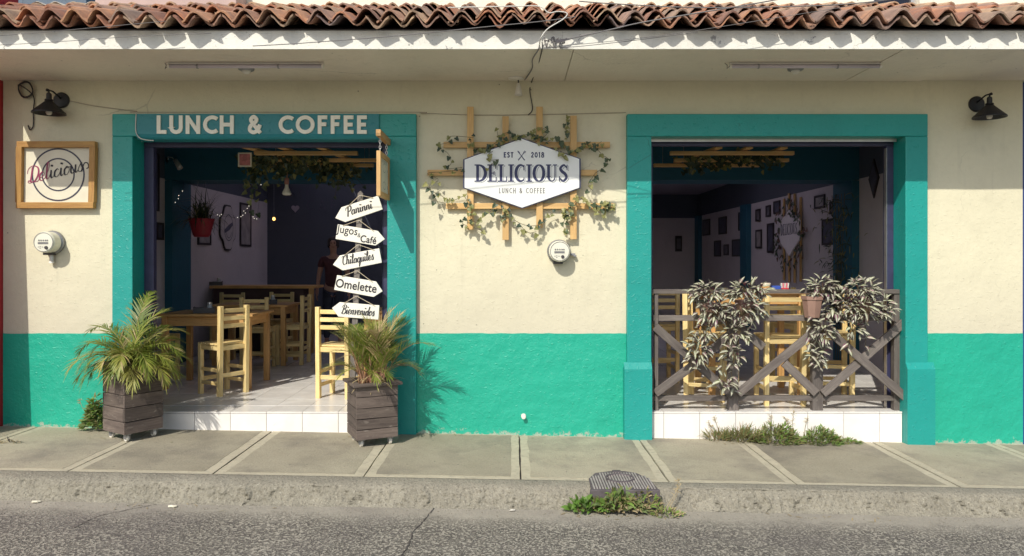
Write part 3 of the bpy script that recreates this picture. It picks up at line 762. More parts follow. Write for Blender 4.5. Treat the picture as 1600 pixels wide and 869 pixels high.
# chalk words on the dark partition
mb = MB(); yy = 6.499
fr = wallframe((PX(436, 6.5), 6.497, PZ(306, 6.5)))
geo_text(mb, 'CAFE', fr, .002, .16, .1, .3)
fr = wallframe((PX(478, 6.5), 6.497, PZ(330, 6.5))); geo_text(mb, 'CAFE', fr, .002, .2, .08, .3)
part('chalk_lettering', mb, simple('chalk', (.10, .10, .14), .9, .3, 30, 0), cafe)
hp = [];
for i in range(32):
    t = 2*PI*i/32; hp.append((16*math.sin(t)**3, 13*math.cos(t)-5*math.cos(2*t)-2*math.cos(3*t)-math.cos(4*t)))
hm = MB(); hc = Vector((PX(462, 6.5), 6.47, PZ(326, 6.5))); hm.prism([(hc.x+x*.0042, hc.y, hc.z+y*.0042) for x, y in hp], (0, .02, 0))
tag(part('heart_plaque', hm, simple('pale_pink_plaque', (.42, .36, .42), .6, .1, 9, 0)), 'small pale heart plaque on the dark back wall below the chalk words', 'plaque')

# floor: raised slab with white glazed tiles, tiled step front
fl = MB(); fl.box(-IX, IX, .24, 10.5, -.2, .190)
fl.box(dI0+.001, dI1-.001, 0, .239, -.2, .190); fl.box(wI0+.001, wI1-.001, 0, .239, -.2, .190)
floor = part('floor', fl, GROUT, cafe)
seamL = [-2.070+.303*k for k in range(-7, 6)]; seamR = [1.582+.303*k for k in range(-2, 10)]
ROWS = 8; Y0 = .252
_tm = {}
def tile(x0, x1, y0, y1, name='floor_tile', z=.195, par=floor):
    if x1-x0 < .03 or y1-y0 < .02: return
    k = (round(x1-x0, 3), round(y1-y0, 3))
    if k not in _tm: _tm[k] = MB().box(-(x1-x0)/2+.0022, (x1-x0)/2-.0022, -(y1-y0)/2+.0022, (y1-y0)/2-.0022, -.006, .005).mesh('floor_tile', TILE)
    o = bpy.data.objects.new(name, _tm[k]); link(o, par); o.location = ((x0+x1)/2, (y0+y1)/2, z+R.uniform(-.0007, .0007)); o.rotation_euler = (R.uniform(-.002, .002), R.uniform(-.002, .002), 0); return o
for seams, a, b, lo, hi in ((seamL, dI0, dI1, -IX, seamL[-1]), (seamR, wI0, wI1, seamR[0], IX)):
    for i in range(len(seams)-1):
        tile(max(seams[i], a+.002), min(seams[i+1], b-.002), -.02, Y0-.012)
        for r_ in range(ROWS): tile(max(seams[i], lo), min(seams[i+1], hi), Y0+.303*r_, Y0+.303*(r_+1))
    rs = part('step', MB().box(a+.001, b-.001, -.004, -.0005, -.2, .1885), GROUT, cafe)
    zt = .1885
    for i in range(len(seams)-1):
        x0, x1 = max(seams[i], a+.002), min(seams[i+1], b-.002)
        if x1-x0 < .03: continue
        o = bpy.data.objects.new('riser_tile', MB().box(x0+.0022, x1-.0022, -.015, -.0035, -.12, zt-.004).mesh('riser_tile', TILE)); link(o, rs); o.location.y = R.uniform(-.0006, .0006)
yb = Y0+.303*ROWS
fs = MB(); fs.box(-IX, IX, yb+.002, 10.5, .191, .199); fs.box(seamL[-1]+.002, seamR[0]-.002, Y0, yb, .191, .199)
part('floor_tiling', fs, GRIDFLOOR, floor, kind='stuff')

# neighbours
rb = thing('red_building', 'red painted neighbouring building whose wall juts forward at the left edge', 'building')
mb = MB(); mb.prism([(XL-.004, -.41, 2.62), (XL-.004, -.66, -.3), (XL-.004, .2, -.3), (XL-.004, .2, 2.62)], (-4, 0, 0)); part('front_wall', mb, RED, rb)
part('upper_wall', MB().box(XL-4.1, XL-.004, -.41, .2, 2.622, 5.2), RED, rb)
bb = thing('blue_building', 'deep blue neighbouring wall at the right edge beyond the cream pier', 'building')
part('front_wall', MB().box(XR+.004, XR+4, .004, .3, -.4, 2.98), BLUE, bb)
ub = thing('upper_building', 'blue-grey rear building glimpsed above the tiles at the top left', 'building')
part('wall', MB().box(-9, PX(150, 2.4), 2.2, 2.6, 3.0, 6.5), plaster('blue_grey_wall', (.16, .21, .27), .85, .3, True), ub)
cs = MB(); N = 60; cx0, cx1 = PX(46, .12), PX(150, .12); zc = PZ(7, .12)
for i in range(N+1):
    x = cx0+(cx1-cx0)*i/N; z = zc-.014*math.cos((x-cx0)/.155*2*PI)
    cs.v += [(x, .1, z), (x, 1.5, z+.2), (x, .1, z+.006), (x, 1.5, z+.206)]
for i in range(N):
    for q in ((0, 1, 5, 4), (2, 6, 7, 3), (0, 4, 6, 2)): cs.f.append(tuple(4*i+j for j in q)); cs.m.append(0)
tag(part('corrugated_sheet', cs, simple('fibre_cement', (.42, .40, .36), .9, .2, 12, .2)), 'grey corrugated roofing sheet above the tiles at the top left', 'roofing sheet')

# ================================================================== SIGNS AND FITTINGS ON THE FACADE
# raised letters over the door
ls = thing('letter_sign', 'cream raised capital letters LUNCH & COFFEE on the teal shutter box over the door', 'letter sign', (PX(244, FY-.022), FY-.022, PZ(209.5, FY-.022)))
fr0 = lambda x, y, out: Vector((x, -out, y))
size = 28.5*(D+FY)/F
def place_word(word, x0p, x1p):
    wd = geo_width(word, .17); tot = (x1p-x0p)*(D+FY-.02)/F; xsc = tot/(wd*size); x = (x0p-244)*(D+FY-.02)/F
    for ch in word:
        mb = MB(); geo_text(mb, ch, fr0, .014, size, .2, .17, xsc, depth=.0135)
        o = part('letter', mb, LETTERC, ls); o.location.x = x
        x += (GEO[ch][0]+.17)*size*xsc
place_word('LUNCH', 246, 366); place_word('&', 388, 409); place_word('COFFEE', 436, 574)

# trellis behind the hexagonal sign
tr = thing('wall_trellis', 'pale pine slat trellis screwed to the cream wall between door and window', 'trellis')
for i, (px, y0, y1) in enumerate(((735, 167, 359), (790, 182, 375), (843, 167, 356), (896, 181, 374))):
    bar('slat', P(px, y0, -.052), P(px, y1, -.052), .054, .018, SLAT, tr, up=(0, -1, 0), bevel=.002)
for x0, x1, y in ((693, 953, 226.5), (668, 933, 270), (697, 960, 322)):
    bar('slat', P(x0, y, -.033), P(x1, y, -.033), .048, .018, SLAT, tr, up=(0, -1, 0), bevel=.002)
for px, y in ((735, 226), (896, 226), (735, 322), (896, 322)):
    bar('spacer', P(px, y, -.024), P(px, y, -.001), .03, .03, SLAT, tr, up=(0, 0, 1), bevel=0)
HY = -.092
hx = thing('hexagon_sign', 'large white hexagonal sign reading EST 2018 DELICIOUS LUNCH & COFFEE on the trellis', 'sign')
hpts = [(814.7, 215.3), (907.3, 247.8), (907.3, 293.9), (815.8, 326), (723.7, 293.9), (723.7, 249)]
cx, cy = 815.5, 271
part('border', MB().prism([P(x, y, HY+.004) for x, y in hpts], (0, .022, 0)), NAVYINK, hx)
part('panel', MB().prism([P(cx+(x-cx)*.976, cy+(y-cy)*.974, HY) for x, y in hpts], (0, .012, 0)), HEXW, hx)
ppx = (D+HY)/F
fr = wallframe(P(741.5, 284.3, HY))
sx_, sy_ = 147.5*ppx/west_width('DELICIOUS'), 27.3*ppx
m1 = MB(); west_text(m1, 'DELICIOUS', wallframe(P(743.3, 285.7, HY)), .0006, sx_, sy_, .001, 0)
west_text(m1, 'DELICIOUS', wallframe(P(742.6, 285.1, HY)), .0013, sx_, sy_, .0035, 1)
west_text(m1, 'DELICIOUS', fr, .0020, sx_, sy_, .001, 0)
part('lettering', m1, [NAVYINK, HEXW], hx, fix=False)
m2 = MB()
geo_text(m2, 'EST', wallframe(P(787.2, 246.4, HY)), .001, 8.6*ppx, .2, .2, .82)
geo_text(m2, '2018', wallframe(P(829.5, 246.4, HY)), .001, 8.6*ppx, .19, .16, .95)
for s in (-1, 1):   # crossed fork and knife
    ribbon(m2, [(-s*5*ppx, -7*ppx), (s*1.5*ppx, 1.5*ppx), (s*4*ppx, 5*ppx)], [1.7*ppx, 1.0*ppx, 1.6*ppx], wallframe(P(814.8, 243.5, HY)), .001+.0003*s)
    if s > 0:
        for k in (-1, 0, 1): ribbon(m2, [(4*ppx+k*.8*ppx, 4.6*ppx-k*.5*ppx), (6*ppx+k*1.0*ppx, 7.4*ppx-k*.6*ppx)], .65*ppx, wallframe(P(814.8, 243.5, HY)), .002+.0003*k)
    else: ribbon(m2, [(-3.2*ppx, 4*ppx), (-4.6*ppx, 6*ppx), (-6.2*ppx, 7.6*ppx)], [1.8*ppx, 2.2*ppx, .8*ppx], wallframe(P(814.8, 243.5, HY)), .002)
part('lettering', m2, NAVYINK, hx, kind='stuff', fix=False)
m3 = MB(); w_ = geo_width('LUNCH & COFFEE', .34)*8.6*ppx
geo_text(m3, 'LUNCH & COFFEE', wallframe(P(779.8, 302.3, HY)), .001, 8.6*ppx, .12, .34, 71.5*ppx/w_)
part('lettering', m3, GREYINK, hx, kind='stuff', fix=False)

# framed script sign
SY = -.035
fs_ = thing('framed_sign', 'wooden framed square sign with Delicious in script over two dark rings', 'sign')
spx = (D+SY)/F
part('backing', MB().box(PX(33, SY), PX(145, SY), SY+.012, -.006, PZ(320, SY), PZ(228, SY)), CARD, fs_)
for (a, b) in (((28.5, 226), (150.5, 226)), ((27.5, 321), (148, 321))): bar('frame_bar', P(*a, SY), P(*b, SY), .048, .05, FRAMEWOOD, fs_, up=(0, 0, 1), bevel=.002)
for (a, b) in (((32, 230.4), (31, 316.6)), ((146.5, 230.4), (144.5, 316.6))): bar('frame_bar', P(*a, SY), P(*b, SY), .048, .05, FRAMEWOOD, fs_, up=(1, 0, 0), bevel=.002)
m1 = MB(); c0 = P(91, 273, SY+.012)
for r_, w_ in ((40.5, 2.4), (25, 2.2)):
    ribbon(m1, arc(0, 0, r_*spx, r_*spx, 0, 360, 56), w_*spx, wallframe(c0), .001)
part('ring_print', m1, simple('dark_ring_print', (.035, .035, .06), .5, .1, 9, 0), fs_, fix=False)
m1 = MB(); script_text(m1, 'Delicious', wallframe(P(43, 287, SY+.012), rad(13)), .0022, 12.2*spx, .21, .28, 0, lambda i: 1 if i < 3 else 0)
fl_end = cr([(91, 16.2), (94.5, 21), (99, 20), (99.5, 14), (96, 11.5)], 6)
ribbon(m1, [(p.x*spx, p.y*spx) for p in fl_end], 1.7*spx, wallframe(P(41.5, 287, SY+.012), rad(7)), .002)
part('lettering', m1, [INK, PURPLE_INK], fs_, fix=False)

# electricity meters
def meter(label, px, py, extra):
    o = P(px, py, 0); t = thing('electricity_meter', label, 'electric meter', o, 0, 'round electricity meters on the cream wall')
    n = (0, -1, 0)
    part('wall_ring', MB().lathe([(.0, 0), (.098, 0), (.1, .02), (.095, .034), (.088, .036), (.086, .04)], (0, 0, 0), n, 28), DARKSTEEL, t, smooth=True)
    part('drum', MB().lathe([(.086, .036), (.089, .045), (.088, .125), (.080, .139), (.0, .141)], (0, 0, 0), n, 28), METERGLASS, t, smooth=False)
    f = MB(); fr = wallframe((0, -.141, 0))
    ribbon(f, arc(0, 0, .078, .078, 0, 360, 32), .004, fr, .001)
    ribbon(f, [(-.045, -.008), (.04, -.008)], .017, fr, .0012)
    for x in (-.036, -.018, .0, .018, .033): ribbon(f, [(x-.005, .016), (x+.006, .012)], .012, fr, .0014+abs(x)*.001)
    for x, y in ((-.045, -.04), (-.03, -.037), (-.03, -.05), (-.012, -.04)): ribbon(f, [(x, y), (x+.01, y)], .005, fr, .0012)
    part('dial_print', f, METERGREY, t, fix=False)
    part('knob', MB().lathe([(.0, .0), (.014, .0), (.013, .008), (.0, .009)], (.024, -.1405, -.045), n, 14), PLASTIC_DARK, t, smooth=False)
    part('seal_clip', MB().box(-.05, .03, -.07, -.012, -.106, -.085), PLASTIC_DARK, t, bevel=.004)
    if extra == 'stub': part('conduit_stub', MB().lathe([(.016, 0), (.016, .07), (.02, .072), (.02, .085)], (.0, -.03, -.09), (0, 0, -1), 12), PLASTIC_PALE, t, smooth=True)
    else: part('side_clip', MB().box(.095, .135, -.045, -.02, -.035, -.015).box(.12, .145, -.05, -.015, -.045, -.028), DARKSTEEL, t, bevel=.003)
    return t
meter('round electricity meter on the cream wall under the framed script sign', 84, 379, 'stub')
meter('round electricity meter on the cream wall below the hexagonal sign', 873, 393, 'clip')

# black barn wall lamps
def wall_lamp(label, px, py, s):
    o = P(px, py, 0); t = thing('wall_lamp', label, 'wall lamp', o, 0, 'black barn lamps on the facade')
    part('back_plate', MB().lathe([(.0, 0), (.066, 0), (.066, .014), (.058, .022), (.0, .024)], (0, 0, 0), (0, -1, 0), 26), BLACK, t, smooth=False)
    hxp, hy = s*.018, -.15
    part('arm', MB().tube([(0, -.02, .012), (s*.004, -.06, .03), (s*.010, -.11, .05), (hxp, hy, .052), (hxp, hy, .03)], .007, 8), BLACK, t, smooth=True)
    part('pivot_knob', MB().lathe([(.0, 0), (.012, .002), (.012, .016), (.0, .018)], (hxp+s*.004, hy, .05), (s, 0, .4), 10), BLACK, t)
    sh = part('lamp_shade', MB().lathe([(.014, .04), (.020, .03), (.021, -.01), (.030, -.014), (.033, -.026), (.028, -.030), (.036, -.036), (.124, -.120), (.127, -.132), (.122, -.132), (.03, -.040)], (hxp, hy, -.01), (0, 0, 1), 30), BLACK, t, smooth=False)
    part('bulb', MB().lathe([(.0, -.155), (.016, -.15), (.024, -.135), (.022, -.115), (.012, -.09), (.012, -.06)], (hxp, hy, -.0), (0, 0, 1), 14), simple('clear_bulb', (.62, .58, .50), .1, .05, 9, 0), t, smooth=True)
wall_lamp('black cone shaded wall lamp above the framed script sign', 97, 157, -1)
wall_lamp('black cone shaded wall lamp on the right hand cream pier', 1525, 163, 1)

# tubes under the soffit
def tube_light(label, x0, x1, py, spx_):
    Y = -.60; a, b = PX(x0, Y), PX(x1, Y); z = SOF-.03
    t = thing('tube_light', label, 'tube light', ((a+b)/2, Y, SOF), 0, 'tube lights under the soffit'); h = (b-a)/2
    part('housing', MB().box(-h, h, -.012, .012, -.016, -.004), PLASTIC_PALE, t, bevel=.003)
    part('tube', MB().tube([(-h+.015, 0, -.032), (h-.015, 0, -.032)], .015, 12), TUBE_MAT, t, smooth=True)
    for s in (-1, 1): part('end_cap', MB().tube([(s*(h-.016), 0, -.031), (s*h, 0, -.031)], .017, 12), PLASTIC_PALE, t)
    for k in (-.62, .42): part('clip', MB().tube([(k*h-.006, 0, -.032), (k*h+.006, 0, -.032)], .0185, 12), DARKSTEEL, t)
    part('wire_lead', MB().tube([(-h, 0, -.03), (-h-.02, .0, -.05), (-h-.015, .01, -.02), (-h-.03, .02, -.003)], .003, 5), CABLE_GREY, t)
    s = thing('motion_sensor', ('round white motion sensor on the soffit beside the left tube light' if spx_ < 800 else 'round white motion sensor on the soffit beside the right tube light'), 'sensor', (PX(spx_, -.42), -.42, SOF), 0, 'soffit sensors')
    part('base', MB().lathe([(.0, 0), (.062, 0), (.060, -.014), (.045, -.022), (.0, -.022)], n=22), DARKSTEEL, s)
    part('lens', MB().lathe([(.034, -.022), (.030, -.034), (.018, -.044), (.0, -.047)], n=16), PLASTIC_PALE, s, smooth=True)
tube_light('frosted tube light under the soffit above the LUNCH & COFFEE letters', 262, 506, 100, 385)
tube_light('frosted tube light under the soffit above the open window', 1140, 1377, 105, 1243)

# little lamp holder at the soffit corner, with bell
o = P(806, 128, -.10); o.z = SOF
t = thing('lamp_holder', 'white ceiling rose with a small bell lamp at the soffit above the hexagonal sign', 'lamp holder', o)
part('rose', MB().lathe([(.0, 0), (.068, 0), (.066, -.008), (.04, -.016), (.0, -.017)], n=22), PLASTIC_PALE, t)
part('stem', MB().tube([(.02, 0, -.014), (.022, .01, -.05)], .006, 8), PLASTIC_DARK, t)
part('bell', MB().lathe([(.012, .0), (.018, -.02), (.028, -.07), (.034, -.10), (.030, -.10), (.0, -.03)], (.022, .012, -.04), (0, 0, 1), 18), PLASTIC_PALE, t, smooth=True)

def cable(name, label, pts, r, mat, cat='cable', closed=False, n=6, group=None):
    c = cr3(pts, 6); o = part(name, MB().tube(c, r, n), mat, None, smooth=True); return tag(o, label, cat, group)
def cr3(pts, n=6):
    pts = [Vector(p) for p in pts]; out = []
    for i in range(len(pts)-1):
        p0 = pts[max(i-1, 0)]; p1 = pts[i]; p2 = pts[i+1]; p3 = pts[min(i+2, len(pts)-1)]
        for k in range(n):
            t = k/n; out.append(.5*((2*p1) + (p2-p0)*t + (2*p0-5*p1+4*p2-p3)*t*t + (3*p1-p0-3*p2+p3)*t**3))
    out.append(pts[-1]); return out
CY = -1.12
cable('service_cable', 'white cable looping over the tiles and down the fascia above the hexagonal sign', [P(700, 12, CY), P(800, 10, CY), P(842, 10, CY), P(857, 20, CY), P(872, 18, CY), P(886, 21, CY), P(880, 30, CY), P(856, 45, CY), P(845, 60, CY), P(843, 72, -.985)], 0.0041, CABLE_WHITE)
cable('service_cable', 'wavy grey cable hanging from the fascia knot to the bell lamp', [P(843, 70, -.985), P(841, 78, -.975), P(832, 93, -.8), P(832, 104, -.55), P(829, 112, -.35), P(820, 125, -.10)], 0.0048, CABLE_GREY)
cable('service_cable', 'straight black cable running from the fascia knot to the wall top', [P(847, 66, -.985), P(847, 77, -.975), P(840, 104, -.45), P(831, 127, -.02), P(828, 142, -.008), P(832, 170, -.008), P(825, 180, -.008)], 0.0041, CABLE_BLACK)
cable('overhead_wire', 'grey wire stretched from the fascia knot up to the right over the tiles', [P(868, 66, CY), P(893, 60, CY), P(960, 45, CY-.05), P(1015, 33, CY-.1), P(1200, 2, CY-.2), P(1330, -25, CY-.3)], 0.0044, CABLE_GREY, 'wire')
cable('overhead_wire', 'thin grey wire rising gently right from the fascia knot', [P(885, 71, CY), P(960, 64, CY), P(1060, 52, CY), P(1250, 22, CY), P(1420, -5, CY)], 0.0020, CABLE_GREY, 'wire')
cable('overhead_wire', 'grey wire crossing the fascia from the left up to the tiles at the knot', [P(395, 72, CY), P(480, 67, CY), P(620, 56, CY), P(760, 42, CY), P(850, 33, CY), P(900, 26, CY)], 0.0031, CABLE_GREY, 'wire')
cable('overhead_wire', 'thin grey wire over the leftmost tiles, upper of the two', [P(-30, 58, CY), P(60, 51, CY), P(140, 44, CY), P(260, 33, CY)], 0.0020, CABLE_GREY, 'wire')
cable('overhead_wire', 'thin grey wire across the left fascia, lower of the two', [P(-30, 72, CY), P(80, 66, CY), P(210, 57, CY), P(330, 52, CY)], 0.0020, CABLE_GREY, 'wire')
cable('overhead_wire', 'thick grey wire over the tiles at the top right of the cable knot', [P(905, 2, CY), P(960, 6, CY), P(1100, 12, CY), P(1300, 8, CY), P(1420, -4, CY)], 0.0041, CABLE_GREY, 'wire')
cable('overhead_wire', 'pair of thin wires running right along the fascia edge from the knot', [P(850, 74, -.99), P(900, 73, -.99), P(1000, 62, CY), P(1090, 50, CY)], 0.0024, CABLE_GREY, 'wire')
kn = []
rr = random.Random(9)
for i in range(34): kn.append(P(847+i*1.1+rr.uniform(-3, 3), 67+rr.uniform(-8, 7), -.99-rr.uniform(0, .03)))
cable('cable_knot', 'tangled knot of cable ends tied to the fascia above the hexagonal sign', kn, .0035, CABLE_GREY, 'cable')
tag(part('wire_clamp', MB().hexa([P(*q, CY-.02) for q in ((870, 66), (890, 66), (890, 70), (870, 70))] and [P(870, 67, CY-.02), P(892, 62, CY-.02), P(892, 62, CY+.01), P(870, 67, CY+.01), P(868, 62, CY-.02), P(888, 60, CY-.02), P(888, 60, CY+.01), P(868, 62, CY+.01)]), PLASTIC_DARK), 'dark wedge clamp holding the wire in front of the fascia', 'clamp')
coil = []
for i in range(70):
    a = i*.42; coil.append(P(40+11*math.cos(a)+.8*math.sin(a*3), 140+12*math.sin(a)+.6*math.cos(i), -.015-.0004*i))
cable('cable_coil', 'coil of black cable hanging near the left top corner of the wall', coil+[P(52, 150, -.02), P(52, 175, -.012), P(52, 196, -.012), P(47, 203, -.015), P(44, 196, -.012)], .005, CABLE_BLACK)
cable('wall_wire', 'thin wire tacked along the wall from the left lamp across to the window surround', [P(110, 158, -.006), P(150, 166, -.006), P(212, 174, -.01), P(216, 175.5, -.07), P(400, 175.5, -.07), P(648, 175.5, -.07), P(662, 177, -.006), P(760, 180, -.006), P(900, 178, -.006), P(978, 176, -.006)], .0035, simple('pale_wire', (.42, .36, .28), .7, .1, 10, 0), 'wire')
cable('shutter_wire', 'white wire bending round the left end of the shutter box', [P(213, 176, -.09), P(212, 195, -.092), P(213, 208, -.092), P(219, 216, -.09), P(230, 219, -.085), P(240, 219.5, -.085)], .0045, CABLE_WHITE, 'wire')

# hanging double sided sign beside the door
hs = thing('projecting_sign', 'narrow wooden framed sign hanging by chains from a bracket at the door jamb', 'sign')
hX = PX(607, FY); y_near = -.52; zt_, zb_ = 2.325, 1.975
bar('bracket', (hX, FY+.0, 2.46), (hX, y_near-.02, 2.463), .038, .05, PINE2, hs, bevel=.003)
y0, y1 = y_near, FY-.035
for a, b in (((hX, y0, zt_-.02), (hX, y1, zt_-.02)), ((hX, y0, zb_+.02), (hX, y1, zb_+.02))): bar('frame_bar', a, b, .03, .042, PINE2, hs, bevel=.002)
for y in (y0+.005, y1-.005): bar('frame_bar', (hX, y, zb_+.0), (hX, y, zt_-.0), .032, .038, PINE2 if y != y0+.005 else SLAT, hs, up=(0, 1, 0), bevel=.002)
card = part('card', MB().box(hX-.006, hX+.006, y0+.026, y1-.026, zb_+.042, zt_-.042), CARD, hs)
m1 = MB(); frh = lambda x, y, out: Vector((hX+.006+out, y0+.03+x, zb_+.05+y))
W_ = y1-y0-.06
ribbon(m1, arc(W_*.5, .19, .06, .035, 20, 340, 20), .006, frh, .001); ribbon(m1, arc(W_*.5, .05, .06, .03, 20, 340, 20), .006, frh, .001)
for k in range(5): ribbon(m1, [(W_*.2+k*W_*.15, .225), (W_*.2+k*W_*.15, .255)], .02, frh, .0012)
for k in (0.1, .9): ribbon(m1, [(W_*k, .17), (W_*k, .19)], .015, frh, .0012); ribbon(m1, [(W_*k, .03), (W_*k, .06)], .015, frh, .0012)
part('faded_print', m1, simple('faded_print', (.30, .33, .30), .7, .1, 9, 0), hs, fix=False)
for y in (y0+.06, y1-.06):
    ch = MB()
    n_ = 5
    for k in range(n_):
        zc_ = zt_+.002+(2.437-zt_)*(k+.5)/n_; hh = (2.437-zt_)/n_*.62
        pts = []
        for q in range(13):
            a = 2*PI*q/12; u = math.cos(a)*.008
            pts.append((hX+(u if k % 2 else 0), y+(0 if k % 2 else u), zc_+math.sin(a)*hh))
        ch.tube(pts, .0028, 5, cap=False)
    part('chain', ch, ALU, hs, smooth=True)

# ================================================================== PLANTERS, SIGN POST AND ARROW SIGNS
def planter(label, corner, th, w, h, seed, rim=True, rimo=.028):
    """square slatted planter on castors: corner = nearest bottom corner, th = angle of its right face"""
    ca, sa = math.cos(th), math.sin(th)
    c = Vector(corner); ctr = c + Vector((ca, sa, 0))*w/2 + Vector((-sa, ca, 0))*w/2
    t = thing('wooden_planter', label, 'planter', (ctr.x, ctr.y, gz(ctr.x)), th, 'slatted wooden planters beside the door')
    rr = random.Random(seed); b0 = .062; hw = w/2; n = 5; z = b0
    hs_ = [rr.uniform(.85, 1.15) for _ in range(n)]; k_ = (h-b0)/sum(hs_)
    for i in range(n):
        ph = hs_[i]*k_
        for s in range(4):
            a = s*PI/2; d = Vector((math.cos(a), math.sin(a), 0)); nn = Vector((math.sin(a), -math.cos(a), 0))
            off = hw-.009+rr.uniform(-.0025, .0015); ex = -.001 if s % 2 == 0 else -.0185
            o = nn*off + Vector((0, 0, z+ph/2)); tl = rr.uniform(-.0015, .0015)
            bar('plank', o-d*(hw+ex)+Vector((0, 0, tl)), o+d*(hw+ex)-Vector((0, 0, tl)), .018, ph-.004-rr.uniform(0, .0025), WEATHER, t, bevel=.002)
        z += ph
    part('soil', MB().box(-hw+.02, hw-.02, -hw+.02, hw-.02, b0+.02, h-.05), SOIL, t)
    for sx_ in (-1, 1):
        for sy_ in (-1, 1): part('corner_batten', MB().box(*sorted((sx_*(hw-.018), sx_*(hw-.045))), *sorted((sy_*(hw-.018), sy_*(hw-.045))), b0+.005, h-.03), WEATHER, t)
    if rim:
        for s in range(4):
            a = s*PI/2; d = Vector((math.cos(a), math.sin(a), 0)); nn = Vector((math.sin(a), -math.cos(a), 0)); L = hw+rimo; o = nn*(hw-.012+rimo-.02)+Vector((0, 0, h+.0125))
            ex = .0 if s % 2 == 0 else -.062
            bar('rim_board', o-d*(L+ex-.0), o+d*(L+ex-.0), .060, .022, WEATHER, t, bevel=.003)
    for sx_ in (-1, 1):
        for sy_ in (-1, 1):
            x, y = sx_*(hw-.05), sy_*(hw-.05)
            cs_ = part('castor', MB().box(x-.022, x+.022, y-.022, y+.022, b0-.008, b0+.004).box(x-.018, x-.014, y-.015, y+.02, .02, b0-.008).box(x+.014, x+.018, y-.015, y+.02, .02, b0-.008), DARKSTEEL, t)
            part('wheel', MB().lathe([(.0, -.012), (.02, -.012), (.027, -.009), (.027, .009), (.02, .012), (.0, .012)], (x, y+.008, .0275), (1, 0, .0), 16), PLASTIC_PALE, cs_)
    return t, ctr
pl1, c1 = planter('dark weathered slatted planter on castors at the left side of the doorway', (PX(194, -.52), -.52, 0), rad(56), .32, .59, 3, True, .018)
pl2, c2 = planter('grey weathered slatted planter on castors at the right side of the doorway', (PX(557, -.55), -.55, 0), rad(25), .33, .475, 5, True, .03)

def leaf_strip(mb, base, d, up, L, w, m, droop=.5, seg=3, fold=.25):
    d = Vector(d).normalized(); side = d.cross(up)
    side = side.normalized() if side.length > 1e-4 else Vector((1, 0, 0))
    b = len(mb.v); p = Vector(base); pw = [w*.55, w, w*.7, w*.06] if seg == 3 else [w*.6, w, w*.06]
    dd = d.copy()
    for i in range(seg+1):
        s = side*pw[i]*.5
        mb.v += [tuple(p-s), tuple(p+s)]
        dd = (dd + Vector((0, 0, -droop*(i+1)/seg*.6))).normalized(); p = p + dd*L/seg
    for i in range(seg): mb.f.append((b+2*i, b+2*i+1, b+2*i+3, b+2*i+2)); mb.m.append(m)
def frond(base, az, L, e0, droop, nl, ll, lw, rr, mi, t0=.22, ang=.95, ldroop=.45, stemr=.0045):
    mb = MB(); pts = []; p = Vector(base); N = 16; az += rr.uniform(-.1, .1)
    curl = rr.uniform(-.35, .35)
    for i in range(N+1):
        t = i/N; e = e0-droop*t**1.6; a = az+curl*t
        pts.append(p.copy()); p = p + Vector((math.cos(a)*math.cos(e), math.sin(a)*math.cos(e), math.sin(e)))*L/N
    mb.tube(pts, [stemr*(1-.75*i/N) for i in range(N+1)], 5, 3)
    for k in range(nl):
        t = t0+(1-t0)*(k+.5)/nl; i = min(N-1, int(t*N)); q = pts[i].lerp(pts[i+1], t*N-i); tg = (pts[i+1]-pts[i]).normalized()
        sd_ = tg.cross(Vector((0, 0, 1))); sd_ = sd_.normalized() if sd_.length > .05 else Vector((1, 0, 0))
        upv = sd_.cross(tg)
        for s in (-1, 1):
            sp = ang*(1-.55*t)*rr.uniform(.8, 1.15)
            d = tg*math.cos(sp)+sd_*s*math.sin(sp)+upv*.22*rr.uniform(.2, 1.4)
            l_ = ll*(math.sin(PI*min(1, .25+.65*t))**.8)*rr.uniform(.75, 1.1)
            mm = mi if rr.random() > .22 else rr.choice((0, 1, 2))
            leaf_strip(mb, q, d, upv, l_, lw*rr.uniform(.8, 1.15), mm, ldroop*rr.uniform(.4, 1.5))
    leaf_strip(mb, pts[-1], tg, upv, ll*.6, lw, mi, ldroop)
    return mb
def hide_inside(ctr, x, y): return Vector((ctr.x+x, ctr.y+y, 0))
pm1 = [PALM_A, PALM_Y, PALM_D, STEM_Y]
rr = random.Random(21)
t = thing('potted_palm', 'arching feather palm with yellow-green fronds growing in the left planter', 'palm', (c1.x, c1.y, gz(c1.x)+.54))
spec = []   # azimuth degrees, length, start elevation, droop
for az, L, e, dr in ((75, .82, 82, 70), (20, .62, 78, 110), (150, .66, 74, 110), (-10, .60, 62, 120), (180, .60, 60, 125), (-60, .50, 58, 130), (-120, .52, 56, 135),
                     (45, .60, 66, 110), (-30, .55, 48, 120), (205, .58, 45, 115), (-90, .46, 60, 140), (10, .52, 40, 110), (165, .52, 40, 110), (-150, .50, 50, 130),
                     (-45, .45, 40, 120), (100, .58, 74, 95), (60, .66, 84, 70), (-75, .40, 42, 130), (-15, .42, 30, 100), (-165, .45, 32, 110), (-105, .36, 38, 130), (-5, .50, 70, 130), (190, .48, 72, 140), (-55, .38, 62, 150), (-125, .40, 66, 150), (-35, .44, 66, 160), (-80, .42, 74, 165), (-140, .44, 64, 155), (30, .48, 60, 135), (-20, .36, 55, 150), (-160, .40, 52, 140), (80, .70, 68, 92), (-100, .34, 50, 140), (-25, .46, 28, 105), (-65, .42, 24, 110), (0, .48, 20, 95), (-140, .46, 26, 105), (-170, .50, 24, 95), (20, .46, 34, 110), (-45, .50, 50, 125), (155, .52, 30, 100)):
    f = frond((rr.uniform(-.05, .05), rr.uniform(-.05, .04), 0), rad(az), L*rr.uniform(.82, 1.0), rad(e), rad(dr), int(L*46), .19, .0105, rr, rr.choice((0, 0, 1)), .2)
    part('frond', f, pm1, t, fix=False)
